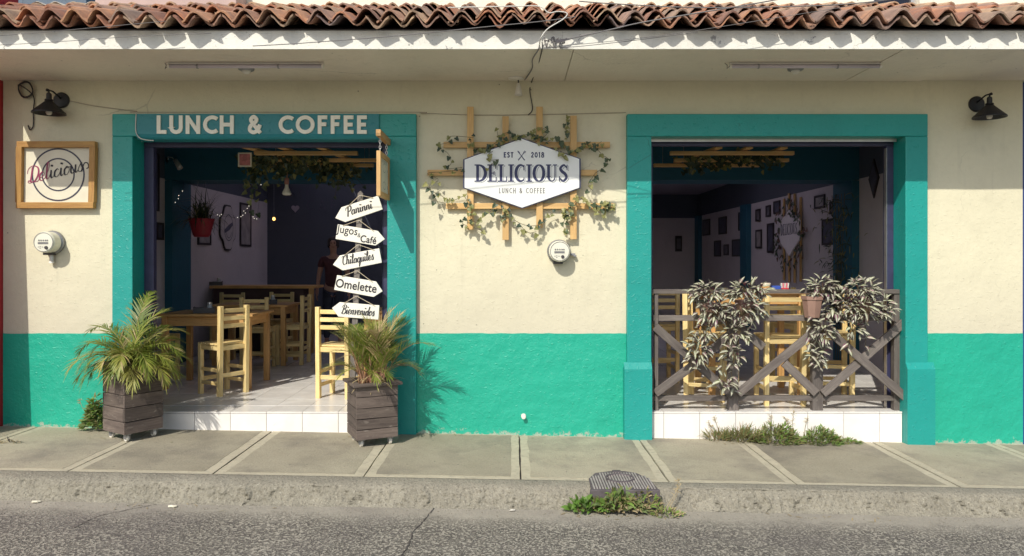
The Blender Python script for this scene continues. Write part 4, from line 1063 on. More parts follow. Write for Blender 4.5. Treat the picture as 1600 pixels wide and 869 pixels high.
t = thing('potted_palm', 'bushy grass-like palm with straw coloured stems growing in the right planter', 'palm', (c2.x, c2.y, gz(c2.x)+.42))
rr = random.Random(33); pm2 = [PALM_A, PALM_Y, PALM_D, STEM_PINK]
for k in range(44):
    az = rad(-170+340*((k*.618) % 1)); L = rr.uniform(.44, .68); e = rad(rr.uniform(70, 89)); dr = rad(rr.uniform(40, 100))
    if k < 8: az, L, e, dr = rad((0, 160, -40, -150, 25, 195, -80, 60)[k]), rr.uniform(.40, .48), rad(64), rad(115)
    f = frond((rr.uniform(-.09, .09), rr.uniform(-.09, .09), 0), az, L, e, dr, int(L*38), .20, .0085, rr, rr.choice((0, 0, 0, 0, 1)) if k % 9 else 2, .34, .75, .35, .0045)
    part('frond', f, pm2, t, fix=False)
st_ = MB()
for k in range(36):
    a = rr.uniform(0, 2*PI); r_ = rr.uniform(.01, .11); x, y = r_*math.cos(a), r_*math.sin(a); hh = rr.uniform(.15, .34)
    st_.tube([(x, y, -.02), (x*1.25, y*1.25, hh*.5), (x*1.7, y*1.7, hh)], [.005, .004, .002], 5)
part('dry_stem', st_, STEM_PINK, t, kind='stuff')
dl = MB()
for k in range(60):
    a = rr.uniform(0, 2*PI); r_ = rr.uniform(.02, .12)
    leaf_strip(dl, (r_*math.cos(a), r_*math.sin(a), rr.uniform(.0, .15)), (math.cos(a), math.sin(a), rr.uniform(-.2, .8)), Vector((0, 0, 1)), rr.uniform(.08, .2), .012, 0, .6)
part('dry_leaf', dl, PALM_D, t, kind='stuff')

# post with five arrow boards
PYS = .03
pst = thing('sign_post', 'slim grey wooden post leaning slightly, carrying five arrow boards behind the right planter', 'post')
pa, pb = P(563.5, 303, PYS), P(549, 641.5, PYS)
o = bar('post', pb, pa, .048, .030, POSTWOOD, pst, up=(0, -1, 0), bevel=.003)
dirp = (pa-pb).normalized(); sdp = Vector((1, 0, 0)) - dirp*dirp.x; sdp.normalize()
part('pointed_top', MB().prism([pa-sdp*.024+Vector((0, -.015, 0)), pa+sdp*.024+Vector((0, -.015, 0)), pa+dirp*.028+Vector((0, -.015, 0))], (0, .030, 0)), POSTWOOD, pst)
BY = -.003
def arrow_board(label, pts, tips, nail, holes, writer):
    t = thing('arrow_sign', label, 'arrow sign', P(*nail, BY), 0, 'white arrow boards on the sign post'); inv = Matrix.Translation(-t.location)
    poly = [inv @ P(x, y, BY) for x, y in pts]
    part('board', MB().prism(poly, (0, .011, 0)), WHITEB, t, bevel=.003)
    h1, h2 = [inv @ P(x, y, BY-.001) for x, y in holes]
    part('string', MB().tube([h1+Vector((0, .012, 0)), h1+Vector((0, -.004, 0)), Vector((-.006, -.003, 0)), Vector((.006, -.003, 0)), h2+Vector((0, -.004, 0)), h2+Vector((0, .012, 0))], .0027, 5), STRING, t, smooth=False)
    part('nail', MB().lathe([(.0, .02), (.005, .02), (.005, .0), (.0, .0)], (0, .015, -.003), (0, -1, 0), 8), DARKSTEEL, t)
    m1 = MB(); writer(m1, t); return t
bp = (D+BY)/F
def wscript(text, px, py, ang, size, squash=1.0):
    def w(m1, t):
        fr_ = wallframe(P(px, py, BY)-t.location, rad(ang))
        script_text(m1, text, lambda x, y, o: fr_(x*squash, y, o), .0012, size*bp, .33, .25); part('lettering', m1, INK, t, fix=False)
    return w
def wfont(items):
    def w(m1, t):
        for text, px, py, ang, size, off, spc in items:
            o = part('lettering', font_mesh(text, size*bp, 'lettering', INK, 0, off*bp, spc), None, t); facing(o, P(px, py, BY-.0015)-t.location, rad(ang)); o.scale.x = .86
    return w
arrow_board('white arrow board pointing left reading Paninni, topmost on the sign post', [(523.7, 340.9), (533.4, 323.9), (591, 305.8), (598, 327.3), (539.4, 347.2)], 0, (563, 305.5), ((541, 325.5), (583, 309.5)), wscript('Paninni', 541.5, 338, 17.5, 7.0, .93))
arrow_board('white arrow board pointing right reading Jugos & Café, second from the top', [(527.7, 350.5), (590.4, 360.9), (601.4, 373.8), (586.6, 383.9), (524.2, 373.5)], 0, (560.5, 344.5), ((536, 352.8), (584, 361.2)), wfont([('Jugos', 543.0, 360.2, -8.5, 17.5, .14, 1.02), ('&', 561.0, 368.0, -8, 9.5, .0, 1.0), ('Café', 575.5, 375.0, -8.5, 15.5, .32, 1.04)]))
arrow_board('white arrow board pointing left reading Chilaquiles, middle of the five', [(520, 413.8), (530.7, 399.3), (592.5, 388), (596.7, 410.6), (535.5, 422.8)], 0, (560, 382.8), ((538, 399.5), (585, 391)), wscript('Chilaquiles', 534.5, 414.3, 10.5, 6.9, .80))
arrow_board('white arrow board pointing right reading Omelette, fourth from the top', [(526.6, 430), (587.6, 440), (597.8, 455.2), (583.8, 464.2), (522, 453)], 0, (557.8, 423.5), ((534, 432.3), (582, 440.8)), wfont([('Omelette', 556.5, 447.3, -8.5, 19.0, .35, 1.02)]))
arrow_board('white arrow board pointing left reading Bienvenidos, lowest on the sign post', [(518.6, 481.4), (530.7, 472.2), (592.8, 477.3), (591.4, 499.8), (528.6, 495)], 0, (557, 463), ((538, 474), (586, 478.2)), wscript('Bienvenidos', 532.5, 490.0, -4, 6.9, .76))

# ================================================================== CHAIRS AND TABLES
def make_chair(label, loc, rz, W=.33, Dp=.33, H=.85, S=.48, mat=PINE, group='pine ladder back chairs'):
    """back at -y, front at +y"""
    t = thing('dining_chair', label, 'chair', loc, rz, group); hw, hd = W/2, Dp/2; a = .041
    for s in (-1, 1):
        bar('back_post', (s*(hw-a/2), -hd+a/2, .0), (s*(hw-a/2), -hd+a/2-.012, H), a, a*1.1, mat, t, up=(0, 1, 0), bevel=.004)
        bar('leg', (s*(hw-a/2), hd-a/2, .0), (s*(hw-a/2), hd-a/2, S), a, a, mat, t, up=(0, 1, 0), bevel=.004)
        for z in (S*.24, S*.50): bar('side_stretcher', (s*(hw-a/2), -hd+a, z), (s*(hw-a/2), hd-a, z), .018, .034, mat, t)
        bar('side_rail', (s*(hw-a/2-.001), -hd+a, S-.035), (s*(hw-a/2-.001), hd-a, S-.035), .02, .045, mat, t)
    bar('front_rail', (-hw+a, hd-a/2, S-.035), (hw-a, hd-a/2, S-.035), .02, .045, mat, t)
    bar('back_rail', (-hw+a, -hd+a/2, S-.035), (hw-a, -hd+a/2, S-.035), .02, .045, mat, t)
    bar('back_stretcher', (-hw+a, -hd+a/2, S*.40), (hw-a, -hd+a/2, S*.40), .018, .04, mat, t)
    bar('front_stretcher', (-hw+a, hd-a/2, S*.30), (hw-a, hd-a/2, S*.30), .018, .04, mat, t)
    for k in range(3):
        z = H-.045-k*.072; bar('back_slat', (-hw+a, -hd+a/2-.011*z/H, z), (hw-a, -hd+a/2-.011*z/H, z), .016, .040, mat, t)
    n = 5; y0 = -hd+a*.6; y1 = hd
    for k in range(n):
        y = y0+(y1-y0)*(k+.5)/n; bar('seat_slat', (-hw, y, S+.0), (hw, y, S), (y1-y0)/n-.008, .016, mat, t)
    return t
def make_table(label, loc, rz, L, W, H, mat=PINE2, group='pine cafe tables', lt=.055):
    t = thing('dining_table', label, 'table', loc, rz, group); hl, hw = L/2, W/2
    n = 4
    for k in range(n):
        y = -hw+W*(k+.5)/n; bar('top_board', (-hl, y, H-.012), (hl, y, H-.012), W/n-.002, .024, mat, t, bevel=.002)
    for sx_ in (-1, 1):
        for sy_ in (-1, 1): bar('leg', (sx_*(hl-.06), sy_*(hw-.05), 0), (sx_*(hl-.06), sy_*(hw-.05), H-.025), lt, lt, mat, t, up=(0, 1, 0), bevel=.004)
        bar('apron', (sx_*(hl-.06), -hw+.08, H-.075), (sx_*(hl-.06), hw-.08, H-.075), .02, .09, mat, t)
    for sy_ in (-1, 1): bar('apron', (-hl+.09, sy_*(hw-.05), H-.075), (hl-.09, sy_*(hw-.05), H-.075), .02, .09, mat, t)
    return t
FZ = .2
def fl_(px, py): d = (CAM_Z-FZ)*F/(py-406); return Vector(((px-800)*d/F, d-D, FZ))
ch = make_chair('pale pine ladder back chair nearest the doorway, standing in the sun on the white tiles', (-2.775, .875, FZ), rad(57), .33, .33, .845, .485)
def chair(label, x, y, rz): return dup(ch, (x, y, FZ), rad(rz), label, 'pine ladder back chairs')
chair('pine chair with its back to the street at the second table in the doorway', -3.00, 2.52, 2)
chair('pine chair seen edge on at the right end of the second table in the doorway', -2.70, 2.92, 88)
chair('pine chair in half shade standing against the left wall behind the first table', -3.72, 1.55, -85)
chair('shaded pine chair between the second table and the back counter, left one', -3.72, 3.45, 178)
chair('shaded pine chair between the second table and the back counter, right one', -3.12, 3.62, 176)
chair('yellow lit pine chair behind the arrow sign post, its back to the street', -1.62, .72, -12)
make_table('orange pine table just inside the doorway behind the left planter', (-3.02, 1.36, FZ), 0, .94, .66, .745)
make_table('orange pine table deeper in the room, second from the doorway', (-3.18, 2.98, FZ), 0, .95, .62, .735)
make_table('pine table behind the arrow sign post at the right side of the doorway', (-1.15, 1.62, FZ), 0, .8, .6, .76)
bt = thing('bar_counter', 'dark long wooden counter across the back left of the room', 'counter', (-3.42, 4.15, FZ))
bar('counter_top', (-.72, 0, .905), (.72, 0, .905), .5, .035, PINE2, bt); part('counter_front', MB().box(-.7, .55, -.18, .2, 0, .885), simple('dark_counter_panel', (.07, .04, .04), .7, .2, 9, .1), bt)
bar('leg', (.66, -.18, 0), (.66, -.18, .885), .06, .06, PINE2, bt, up=(0, 1, 0))
# chairs and table behind the railing are bar height
bh = make_chair('tall pine chair at the left end of the table behind the railing, sunlit back posts', (1.80, .60, FZ), rad(-112), .36, .36, .975, .60, PINE, 'tall pine chairs behind the railing')
def tall(label, x, y, rz): return dup(bh, (x, y, FZ), rad(rz), label, 'tall pine chairs behind the railing')
tall('tall pine chair in shade at the far left behind the railing, back to the street', 1.55, 1.62, 4)
tall('tall pine chair at the right end of the table behind the railing, seen edge on', 2.98, .70, 78)
tall('tall pine chair on the far side of the table behind the railing, facing out', 2.18, 1.66, 184)
tall('tall pine chair tucked under the near side of the table behind the railing', 2.40, .40, -3)
tall('tall pine chair in deep shade behind the right end of the railing table', 3.05, 1.75, 120)
make_table('bar height orange pine table behind the railing and trailing plants', (2.28, .92, FZ), 0, .95, .62, .985)

# small things on tables
def caddy(label, x, y, z):
    t = thing('napkin_caddy', label, 'caddy', (x, y, z), .3, 'table caddies')
    part('box', MB().box(-.10, .10, -.06, .06, 0, .012).box(-.10, -.092, -.06, .06, .012, .06).box(.092, .10, -.06, .06, .012, .06).box(-.092, .092, -.06, -.052, .012, .05).box(-.092, .092, .052, .06, .012, .05), PLASTIC_DARK, t)
    part('napkins', MB().box(-.085, .02, -.045, .045, .013, .045), simple('dark_napkins', (.06, .06, .08), .9, .2, 20, .2), t)
    j = part('jar', MB().lathe([(.0, .013), (.026, .013), (.028, .06), (.022, .075), (.022, .085), (.0, .085)], (.05, .0, 0), n=14), simple('jar_glass', (.45, .46, .46), .1, .1, 9, 0), t, smooth=True)
    part('lid', MB().lathe([(.0, .104), (.024, .104), (.025, .086), (.0, .086)], (.05, 0, 0), n=14), ALU, j)
caddy('black napkin caddy with a glass jar on the first table in the doorway', -3.10, 1.22, FZ+.747)
caddy('black napkin caddy with a glass jar on the second table in the doorway', -3.00, 2.90, FZ+.737)
q = P(335, 441, 4.1); caddy('black napkin caddy on the back counter by the left wall', q.x, 4.12, FZ+.924)
zt = FZ+.987
q = P(1201, 446, .62)
t = thing('ceramic_cup', 'cream ceramic cup on the table behind the railing', 'cup', (q.x, .70, zt))
part('bowl', MB().lathe([(.0, .0), (.030, .0), (.032, .008), (.040, .05), (.046, .075), (.042, .075), (.036, .05), (.0, .01)], n=20), simple('cream_ceramic', (.66, .58, .44), .35, .05, 9, 0), t, smooth=True)
part('band', MB().lathe([(.0375, .03), (.0395, .03), (.042, .045), (.0405, .045)], n=20), PINE2, t)
q = P(1216, 447, .62)
tag(part('sugar_box', MB().box(q.x-.04, q.x+.04, .66, .74, zt, zt+.05), simple('blue_packet', (.04, .09, .40), .4, .2, 20, 0), bevel=.004), 'blue packet box beside the cream cup behind the railing', 'packet box')
q = P(1230, 447, .62); t = thing('sachet_holder', 'red and white sachets standing beside the blue box behind the railing', 'sachets', (q.x, .70, zt))
part('holder', MB().box(-.035, .035, -.03, .03, 0, .03), simple('red_holder', (.5, .03, .05), .4, .1, 9, 0), t, bevel=.003)
for k in range(5):
    part('sachet', MB().hexa([(-.03+k*.014, -.02, .028), (-.022+k*.014, -.02, .028), (-.022+k*.014, .02, .028), (-.03+k*.014, .02, .028), (-.034+k*.016, -.02, .075), (-.024+k*.016, -.02, .075), (-.024+k*.016, .02, .075), (-.034+k*.016, .02, .075)]), simple('pink_sachet', (.7, .2, .25), .6, .2, 9, 0) if k % 2 else PLASTIC_PALE, t)

# ================================================================== RAILING WITH HANGING PLANTS
RY = .055
rl = thing('timber_railing', 'grey weathered timber railing with crossed braces across the open window', 'railing')
xa, xb = wI0+.01, wI1-.005
zz = lambda py: PZ(py, RY)
bar('top_rail', (xa, RY, zz(455.5)), (xb+.0, RY, zz(455.5)), .075, .036, RAILWOOD, rl)
bar('middle_rail', (xa+.02, RY+.004, zz(497)), (xb-.02, RY+.004, zz(497)), .036, .048, RAILWOOD, rl)
bar('bottom_rail', (xa, RY+.004, zz(622)), (xb, RY+.004, zz(622)), .04, .044, RAILWOOD, rl)
for px, w_, y1 in ((1025, .03, 458.8), (1145, .085, 493), (1276, .09, 493), (1400, .055, 458.8)):
    bar('post', (PX(px, RY), RY+.005, FZ+.0), (PX(px, RY), RY+.005, zz(y1)), w_, .062, RAILWOOD, rl, up=(0, 1, 0))
def brace(x0, y0, x1, y1, o): bar('brace', (PX(x0, RY), RY-o, zz(y0)), (PX(x1, RY), RY-o, zz(y1)), .024, .070, RAILWOOD, rl, up=(0, 0, 1))
brace(1022, 510, 1143, 617, .048); brace(1022, 613, 1086, 566, .046); brace(1098, 556, 1140, 520, .046)
brace(1150, 614, 1268, 518, .048); brace(1150, 508, 1190, 542, .046); brace(1222, 566, 1272, 613, .046)
brace(1282, 614, 1408, 503, .046); brace(1284, 512, 1412, 622, .071)

def leaf_mesh(seed, L=.085, W=.036):
    """silver striped pointed leaf, green midrib band, purple back"""
    rr = random.Random(seed); mb = MB(); N = 5; fold = rr.uniform(.2, .5); curl = rr.uniform(.2, .9)
    wp = [.12, .80, 1.0, .78, .42, .03]; rows = []
    for i in range(N+1):
        t = i/N; y = L*t*math.cos(curl*t*.6); z = -L*.5*curl*t*t; w = W*.5*wp[i]
        rows.append([(-w, y, z+w*fold), (-w*.52, y, z+w*.25*fold), (0, y, z), (w*.52, y, z+w*.25*fold), (w, y, z+w*fold)])
    for i in range(N):
        for k in range(4):
            a, b, c, d = rows[i][k], rows[i][k+1], rows[i+1][k+1], rows[i+1][k]
            mb.face([a, b, c, d], 0 if k in (1, 2) and i < 4 else (1 if k in (0, 3) else 0))
    for r in rows: pass
    for i in range(N):
        o = [(x, y, z-.0015) for x, y, z in (rows[i][0], rows[i][2], rows[i][4], rows[i+1][4], rows[i+1][2], rows[i+1][0])]
        mb.face([o[0], o[5], o[4], o[1]], 2); mb.face([o[1], o[4], o[3], o[2]], 2)
    return mb.mesh('leaf', [TR_SILVER, TR_GREEN, TR_PURPLE], False, False)
LM = [leaf_mesh(i, .082+.006*(i % 4), .033+.003*(i % 3)) for i in range(7)]
def orient(d, up):
    y = Vector(d).normalized(); u = Vector(up); z = (u-y*u.dot(y)); z = z.normalized() if z.length > 1e-3 else Vector((0, 0, 1)); x = y.cross(z); return Matrix((x, y, z)).transposed().to_4x4()
def trailing(label, root, blobs, trails, seed, pot):
    rr = random.Random(seed); root = Vector(root)
    if pot:
        p = thing('hanging_pot', pot, 'flower pot', root, rr.uniform(-.1, .1), 'plastic pots hung on the railing')
        k = 4; R0, R1, h = .062, .085, .15
        part('body', MB().lathe([(.0, -h), (R0, -h), (R1, 0), (R1+.008, .0), (R1+.008, .028), (R1-.004, .028), (R1-.012, .0), (.0, -.01)], n=8), TERRA, p)
        part('hook', MB().tube([(0, R1, .02), (0, R1+.02, .05), (0, R1+.05, .055), (0, R1+.06, .02)], .003, 5), DARKSTEEL, p)
    t = thing('trailing_plant', label, 'plant', root, 0, 'silver striped trailing plants on the railing')
    def leaf(p, d, up):
        o = bpy.data.objects.new('leaf', rr.choice(LM)); link(o, t); sc_ = rr.uniform(.50, 1.02)
        o.matrix_local = Matrix.Translation(p-root) @ orient(d, up) @ Matrix.Scale(sc_, 4)
    stems = MB()
    for (c, r, n) in blobs:
        c = Vector(c)
        if pot and 'behind' in pot: c.y -= .055
        for i in range(n):
            v = Vector((rr.gauss(0, 1), rr.gauss(0, 1), rr.gauss(0, 1))).normalized()
            if v.y > .45: v.y *= -1
            f = rr.uniform(.55, 1.02); p = c + Vector((v.x*r[0]*f, v.y*r[1]*f, v.z*r[2]*f))
            d = v*.8 + Vector((rr.uniform(-.9, .9), rr.uniform(-.8, .1), rr.uniform(-.55, .5)))
            leaf(p, d, Vector((rr.uniform(-.4, .3), -.7, .9)))
            if i % 4 == 0: stems.tube([c-root+Vector((0, 0, -r[2]*.6)), (c+p)/2-root+Vector((0, 0, .01)), p-root], .0022, 4)
    for (pts, n) in trails:
        c = cr3(pts, 6); stems.tube([q-root for q in c], .0025, 4)
        for i in range(n):
            f = (i+rr.random())/n*(len(c)-1); a = int(f); p = c[a].lerp(c[min(a+1, len(c)-1)], f-a)
            s = 1 if i % 2 else -1
            leaf(p, Vector((s*rr.uniform(.3, 1), -rr.uniform(.1, .8), rr.uniform(-.9, .25))), Vector((-.2, -.8, .8)))
    part('stem', stems, IVY_STEM, t, fix=False)
def B(px, py, Y, rx, ry, rz, n): return (P(px, py, Y), (rx, ry, rz), n)
trailing('silver striped trailing plant at the left of the railing, spilling down beside the first brace', P(1108, 478, -.03), [B(1100, 456, -.02, .12, .10, .07, 85), B(1112, 484, -.04, .15, .10, .10, 85), B(1098, 516, -.05, .08, .07, .10, 36), B(1088, 545, -.05, .08, .06, .12, 44)],
         [([P(1105, 480, -.07), P(1088, 520, -.08), P(1078, 548, -.07), P(1082, 578, -.06)], 16), ([P(1115, 490, -.08), P(1105, 525, -.08), P(1098, 572, -.07)], 14)], 1, 'brown plastic pot hung behind the leftmost silver trailing plant')
trailing('silver striped trailing plant hanging longest, almost to the bottom rail, left half of the railing', P(1165, 474, -.03), [B(1165, 454, -.02, .17, .10, .07, 92), B(1155, 482, -.05, .19, .10, .10, 88), B(1150, 518, -.05, .11, .07, .10, 44), B(1143, 555, -.05, .07, .05, .10, 24), B(1128, 596, -.04, .08, .05, .07, 16)],
         [([P(1160, 495, -.08), P(1152, 540, -.08), P(1143, 580, -.07), P(1147, 612, -.06)], 16), ([P(1140, 495, -.08), P(1135, 540, -.07), P(1122, 595, -.06)], 8), ([P(1180, 480, -.07), P(1172, 510, -.08), P(1160, 530, -.07)], 8)], 2, 'brown plastic pot hung behind the second silver trailing plant')
trailing('bushy silver striped trailing plant growing over the pot beside the middle of the railing', P(1269, 468, -.03), [B(1285, 451, -.02, .14, .10, .09, 95), B(1312, 478, -.05, .14, .10, .10, 90), B(1286, 516, -.05, .09, .07, .11, 46), B(1278, 555, -.05, .08, .06, .07, 26)],
         [([P(1290, 490, -.08), P(1290, 530, -.08), P(1280, 575, -.06)], 16), ([P(1268, 490, -.08), P(1265, 530, -.07), P(1268, 560, -.06)], 10)], 3, 'brown octagonal plastic pot hung in plain view on the middle of the railing')
trailing('wide silver striped trailing plant at the right end of the railing', P(1345, 474, -.03), [B(1338, 454, -.02, .18, .10, .08, 105), B(1348, 482, -.05, .20, .10, .09, 105), B(1375, 480, -.05, .08, .09, .07, 34), B(1328, 512, -.05, .10, .06, .06, 24)],
         [([P(1340, 490, -.08), P(1328, 515, -.08), P(1325, 545, -.06)], 10), ([P(1350, 495, -.08), P(1353, 520, -.06), P(1352, 542, -.05)], 6)], 4, 'brown plastic pot hung behind the right end silver trailing plant')

# ================================================================== IVY
IVP = [(0, 0), (.30, -.12), (.50, .12), (.34, .36), (.30, .62), (.0, 1.0), (-.30, .62), (-.34, .36), (-.50, .12), (-.30, -.12)]
def ivy_leaf(mb, p, d, up, s, m):
    M_ = orient(d, up); b = len(mb.v)
    mb.v.append(tuple(p + (M_.to_3x3() @ Vector((0, .3*s, -.06*s)))))
    for x, y in IVP: mb.v.append(tuple(p + (M_.to_3x3() @ Vector((x*s, y*s, .10*s*abs(x)*2)))))
    n = len(IVP)
    for i in range(n): mb.f.append((b, b+1+i, b+1+(i+1) % n)); mb.m.append(m)
ivy_lab = []
def ivy(label, px_pts, n, Y=-.075, seed=0, s=.043, spread=.02, cat='ivy'):
    rr = random.Random(seed); o = P(*px_pts[0], Y); t = thing('ivy_vine', label, cat, o, 0, 'ivy vines on the wall trellis')
    pts = [P(x, y, Y+rr.uniform(-.02, .015)) for x, y in px_pts]; c = cr3(pts, 6)
    part('vine_stem', MB().tube([q-o for q in c], .0022, 4), IVY_STEM, t, fix=False)
    mb = MB()
    n = max(4, int(n*.85))
    for i in range(n):
        f = (i+rr.random())/n*(len(c)-1); a = int(f); p = c[a].lerp(c[min(a+1, len(c)-1)], f-a)-o
        p = p + Vector((rr.uniform(-spread, spread), rr.uniform(-.03, .0), rr.uniform(-spread, spread)))
        ivy_leaf(mb, p, (rr.uniform(-.8, .8), rr.uniform(-.5, .1), -rr.uniform(.2, 1)), (rr.uniform(-.5, .3), -1, rr.uniform(.1, .8)), s*rr.uniform(.65, 1.15), 0 if rr.random() < .5 else 1)
    part('foliage', mb, [IVY_D, IVY_L], t, kind='stuff', fix=False)
HYF = -.108
for k, (lab, pts, n, Y) in enumerate((
    ('ivy looping round the upper left corner of the trellis', [(740, 215), (705, 213), (702, 222), (684, 228), (700, 240), (705, 255), (697, 263), (722, 262)], 15, -.075),
    ('ivy hanging off the left end of the middle slat', [(725, 264), (700, 268), (668, 271), (685, 281), (671, 290), (678, 305), (685, 318)], 13, -.075),
    ('ivy running along the left end of the lowest slat', [(672, 298), (688, 305), (702, 314), (712, 312), (725, 307), (731, 318)], 15, -.07),
    ('dense ivy on the top slat left of the sign peak', [(735, 220), (742, 232), (758, 233), (770, 226), (782, 219), (793, 214)], 22, -.085),
    ('ivy tip curling over the second upright above the sign', [(797, 215), (805, 210), (793, 207), (779, 212), (777, 204)], 9, -.08),
    ('ivy sprig dangling in front of the letters D E', [(770, 236), (762, 243), (766, 250), (778, 250), (766, 258), (763, 267)], 9, HYF),
    ('ivy at the sign peak below the third upright', [(806, 213), (820, 211), (832, 210), (843, 214), (852, 220)], 14, -.085),
    ('ivy climbing the third upright', [(838, 222), (833, 209), (840, 200), (850, 201), (855, 208), (848, 216)], 14, -.085),
    ('ivy on the top slat right of the third upright', [(855, 222), (868, 216), (878, 222), (885, 230), (893, 238)], 16, -.085),
    ('ivy sprig hanging over the upper right edge of the sign', [(868, 231), (878, 238), (881, 247)], 6, HYF),
    ('ivy climbing the left side of the fourth upright', [(887, 181), (886, 190), (882, 200), (890, 208), (884, 218)], 12, -.08),
    ('ivy bunched on the right end of the top slat', [(897, 236), (905, 230), (917, 226), (928, 229), (940, 221)], 18, -.085),
    ('ivy loop beyond the right end of the middle slat', [(932, 232), (941, 242), (950, 249), (943, 262), (931, 270), (924, 280), (919, 290), (926, 298)], 17, -.075),
    ('thick ivy on the right end of the lowest slat', [(920, 322), (930, 318), (938, 325), (945, 314), (953, 318), (958, 322), (948, 328), (944, 340)], 30, -.08),
    ('ivy hanging below the fourth upright and slat crossing', [(905, 308), (896, 318), (888, 326), (878, 330), (885, 338), (893, 332), (880, 348), (884, 361)], 34, -.08),
    ('ivy between the fourth upright and the thick right bunch', [(903, 308), (915, 313), (925, 322), (932, 332)], 9, -.075),
    ('thin ivy garland sagging below the sign point', [(795, 325), (800, 340), (815, 350), (832, 353), (846, 349), (856, 338), (868, 330)], 17, -.06),
    ('ivy sprigs below the garland, lowest in the middle', [(812, 350), (820, 360), (828, 364), (838, 362)], 4, -.05),
    ('ivy trailing from the first upright below the sign', [(735, 318), (737, 330), (735, 340), (745, 348), (755, 338), (765, 332), (776, 330)], 22, -.075),
    ('ivy tips left of and below the first upright', [(727, 338), (722, 348), (730, 353), (748, 358), (755, 362)], 8, -.06),
    ('ivy around the second upright under the sign', [(772, 318), (784, 322), (790, 333), (783, 340), (795, 338)], 14, -.075))):
    ivy(lab, pts, n, Y, 100+k)

# ================================================================== WEEDS
def weed_mesh(mb, c, rx, ry, h, n, L, w, rr, mats=(0, 1), spiky=.5, droop=.6):
    c = Vector(c)
    for i in range(n):
        a = rr.uniform(0, 2*PI); r_ = math.sqrt(rr.random()); x, y = rx*r_*math.cos(a), ry*r_*math.sin(a)
        z = h*(1-r_*r_)*rr.uniform(.1, 1.0)
        p = c+Vector((x, y, z)); d = Vector((x/rx*.8+rr.uniform(-.6, .6), y/ry*.5-.25+rr.uniform(-.6, .4), rr.uniform(-.1, 1)+spiky))
        leaf_strip(mb, p, d, Vector((rr.uniform(-.3, .3), -.5, 1)), L*rr.uniform(.5, 1.2), w*rr.uniform(.7, 1.2), rr.choice(mats), droop*rr.uniform(.3, 1.4))
def weed(name, label, cat, spec, mats, stalks=(), seed=0):
    rr = random.Random(seed); mb = MB()
    for s in spec: weed_mesh(mb, *s[:7], rr, *s[7:])
    o = Vector(spec[0][0]); t = thing(name, label, cat, o); mb.v = [tuple(Vector(v)-o) for v in mb.v]
    part('foliage', mb, mats, t, kind='stuff', fix=False)
    for st in stalks:
        m = MB(); pts = [Vector(p)-o for p in st]; m.tube(pts, [.003]+[.0018]*(len(pts)-1), 4)
        for k in range(10):
            q = pts[-1].lerp(pts[-2], rr.random()*.95); leaf_strip(m, q, (rr.uniform(-1, 1), rr.uniform(-.5, .5), rr.uniform(-.1, 1)), Vector((0, -1, .3)), .03, .004, 0, .3)
        part('dry_stalk', m, STRAWM, t, fix=False)
def G(px, py, Y, dz=0):
    x = PX(px, Y); return Vector((x, Y, gz(x)+dz))
W3 = [WEED_A, WEED_B, STRAWM, WEED_C]
weed('grass_tuft', 'spiky grey-green grass tuft at the foot of the tiled step, left end of the weeds', 'weeds', [(G(1120, 0, -.05), .10, .06, .05, 120, .10, .008, (0, 1, 2), .8, .5), (G(1160, 0, -.06), .16, .08, .07, 340, .12, .009, (0, 1, 1, 2), .7, .6)], W3,
     [[G(1118, 0, -.03), G(1112, 0, -.03, .1), G(1106, 0, -.04, .16)], [G(1128, 0, -.03), G(1120, 0, -.03, .12), G(1116, 0, -.03, .19)]], 5)
weed('ground_weed', 'dense low green weed mound at the foot of the tiled step with dry stalks', 'weeds', [(G(1215, 0, -.09), .20, .11, .17, 760, .05, .013, (0, 1, 1, 3), .4, .5)], W3,
     [[G(1203, 0, -.03), G(1204, 0, -.03, .12), G(1203, 0, -.03, .22)], [G(1235, 0, -.03), G(1238, 0, -.03, .14), G(1240, 0, -.03, .26)], [G(1255, 0, -.03), G(1258, 0, -.03, .12), G(1262, 0, -.03, .2)], [G(1240, 0, -.03), G(1232, 0, -.03, .13), G(1226, 0, -.03, .2)]], 6)
weed('ground_weed', 'creeping green weed tapering off along the tiled step, right end of the weeds', 'weeds', [(G(1283, 0, -.085), .17, .10, .13, 560, .048, .013, (0, 3, 1, 1), .4, .5), (G(1322, 0, -.06), .12, .05, .035, 170, .035, .010, (0, 3, 1), .3, .5)], W3, [], 7)
weed('leafy_weed', 'scrubby green weed against the teal wall left of the left planter', 'weeds', [(G(149, 0, -.10, .02), .10, .06, .20, 330, .05, .022, (0, 1, 3), .2, .6), (G(150, 0, -.10, .12), .07, .05, .18, 240, .05, .02, (0, 1, 3), .2, .6)], W3,
     [[G(140, 0, -.12, .1), G(128, 0, -.13, .2), G(124, 0, -.13, .26)]], 8)
weed('leafy_weed', 'bright broad leaved weed at the kerb, left side of the iron cover', 'weeds', [(G(915, 0, -1.52, -.11), .11, .05, .07, 90, .058, .036, (3, 3, 0), .4, .8), (G(930, 0, -1.50, -.12), .12, .05, .05, 110, .05, .022, (1, 2, 3), .3, .8)], W3, [], 9)
weed('leafy_weed', 'tall pointed leaved weed growing at the kerb in front of the iron cover', 'weeds', [(G(965, 0, -1.52, -.10), .14, .05, .10, 120, .085, .028, (0, 3, 1), .7, .9), (G(975, 0, -1.52, -.11), .16, .05, .07, 130, .06, .018, (1, 2, 0), .4, .8)], W3, [], 10)
weed('leafy_weed', 'narrow leaved yellowing weed at the kerb, right side of the iron cover', 'weeds', [(G(1005, 0, -1.50, -.10), .11, .05, .10, 170, .065, .014, (1, 1, 2, 3), .4, .9)], W3, [], 11)
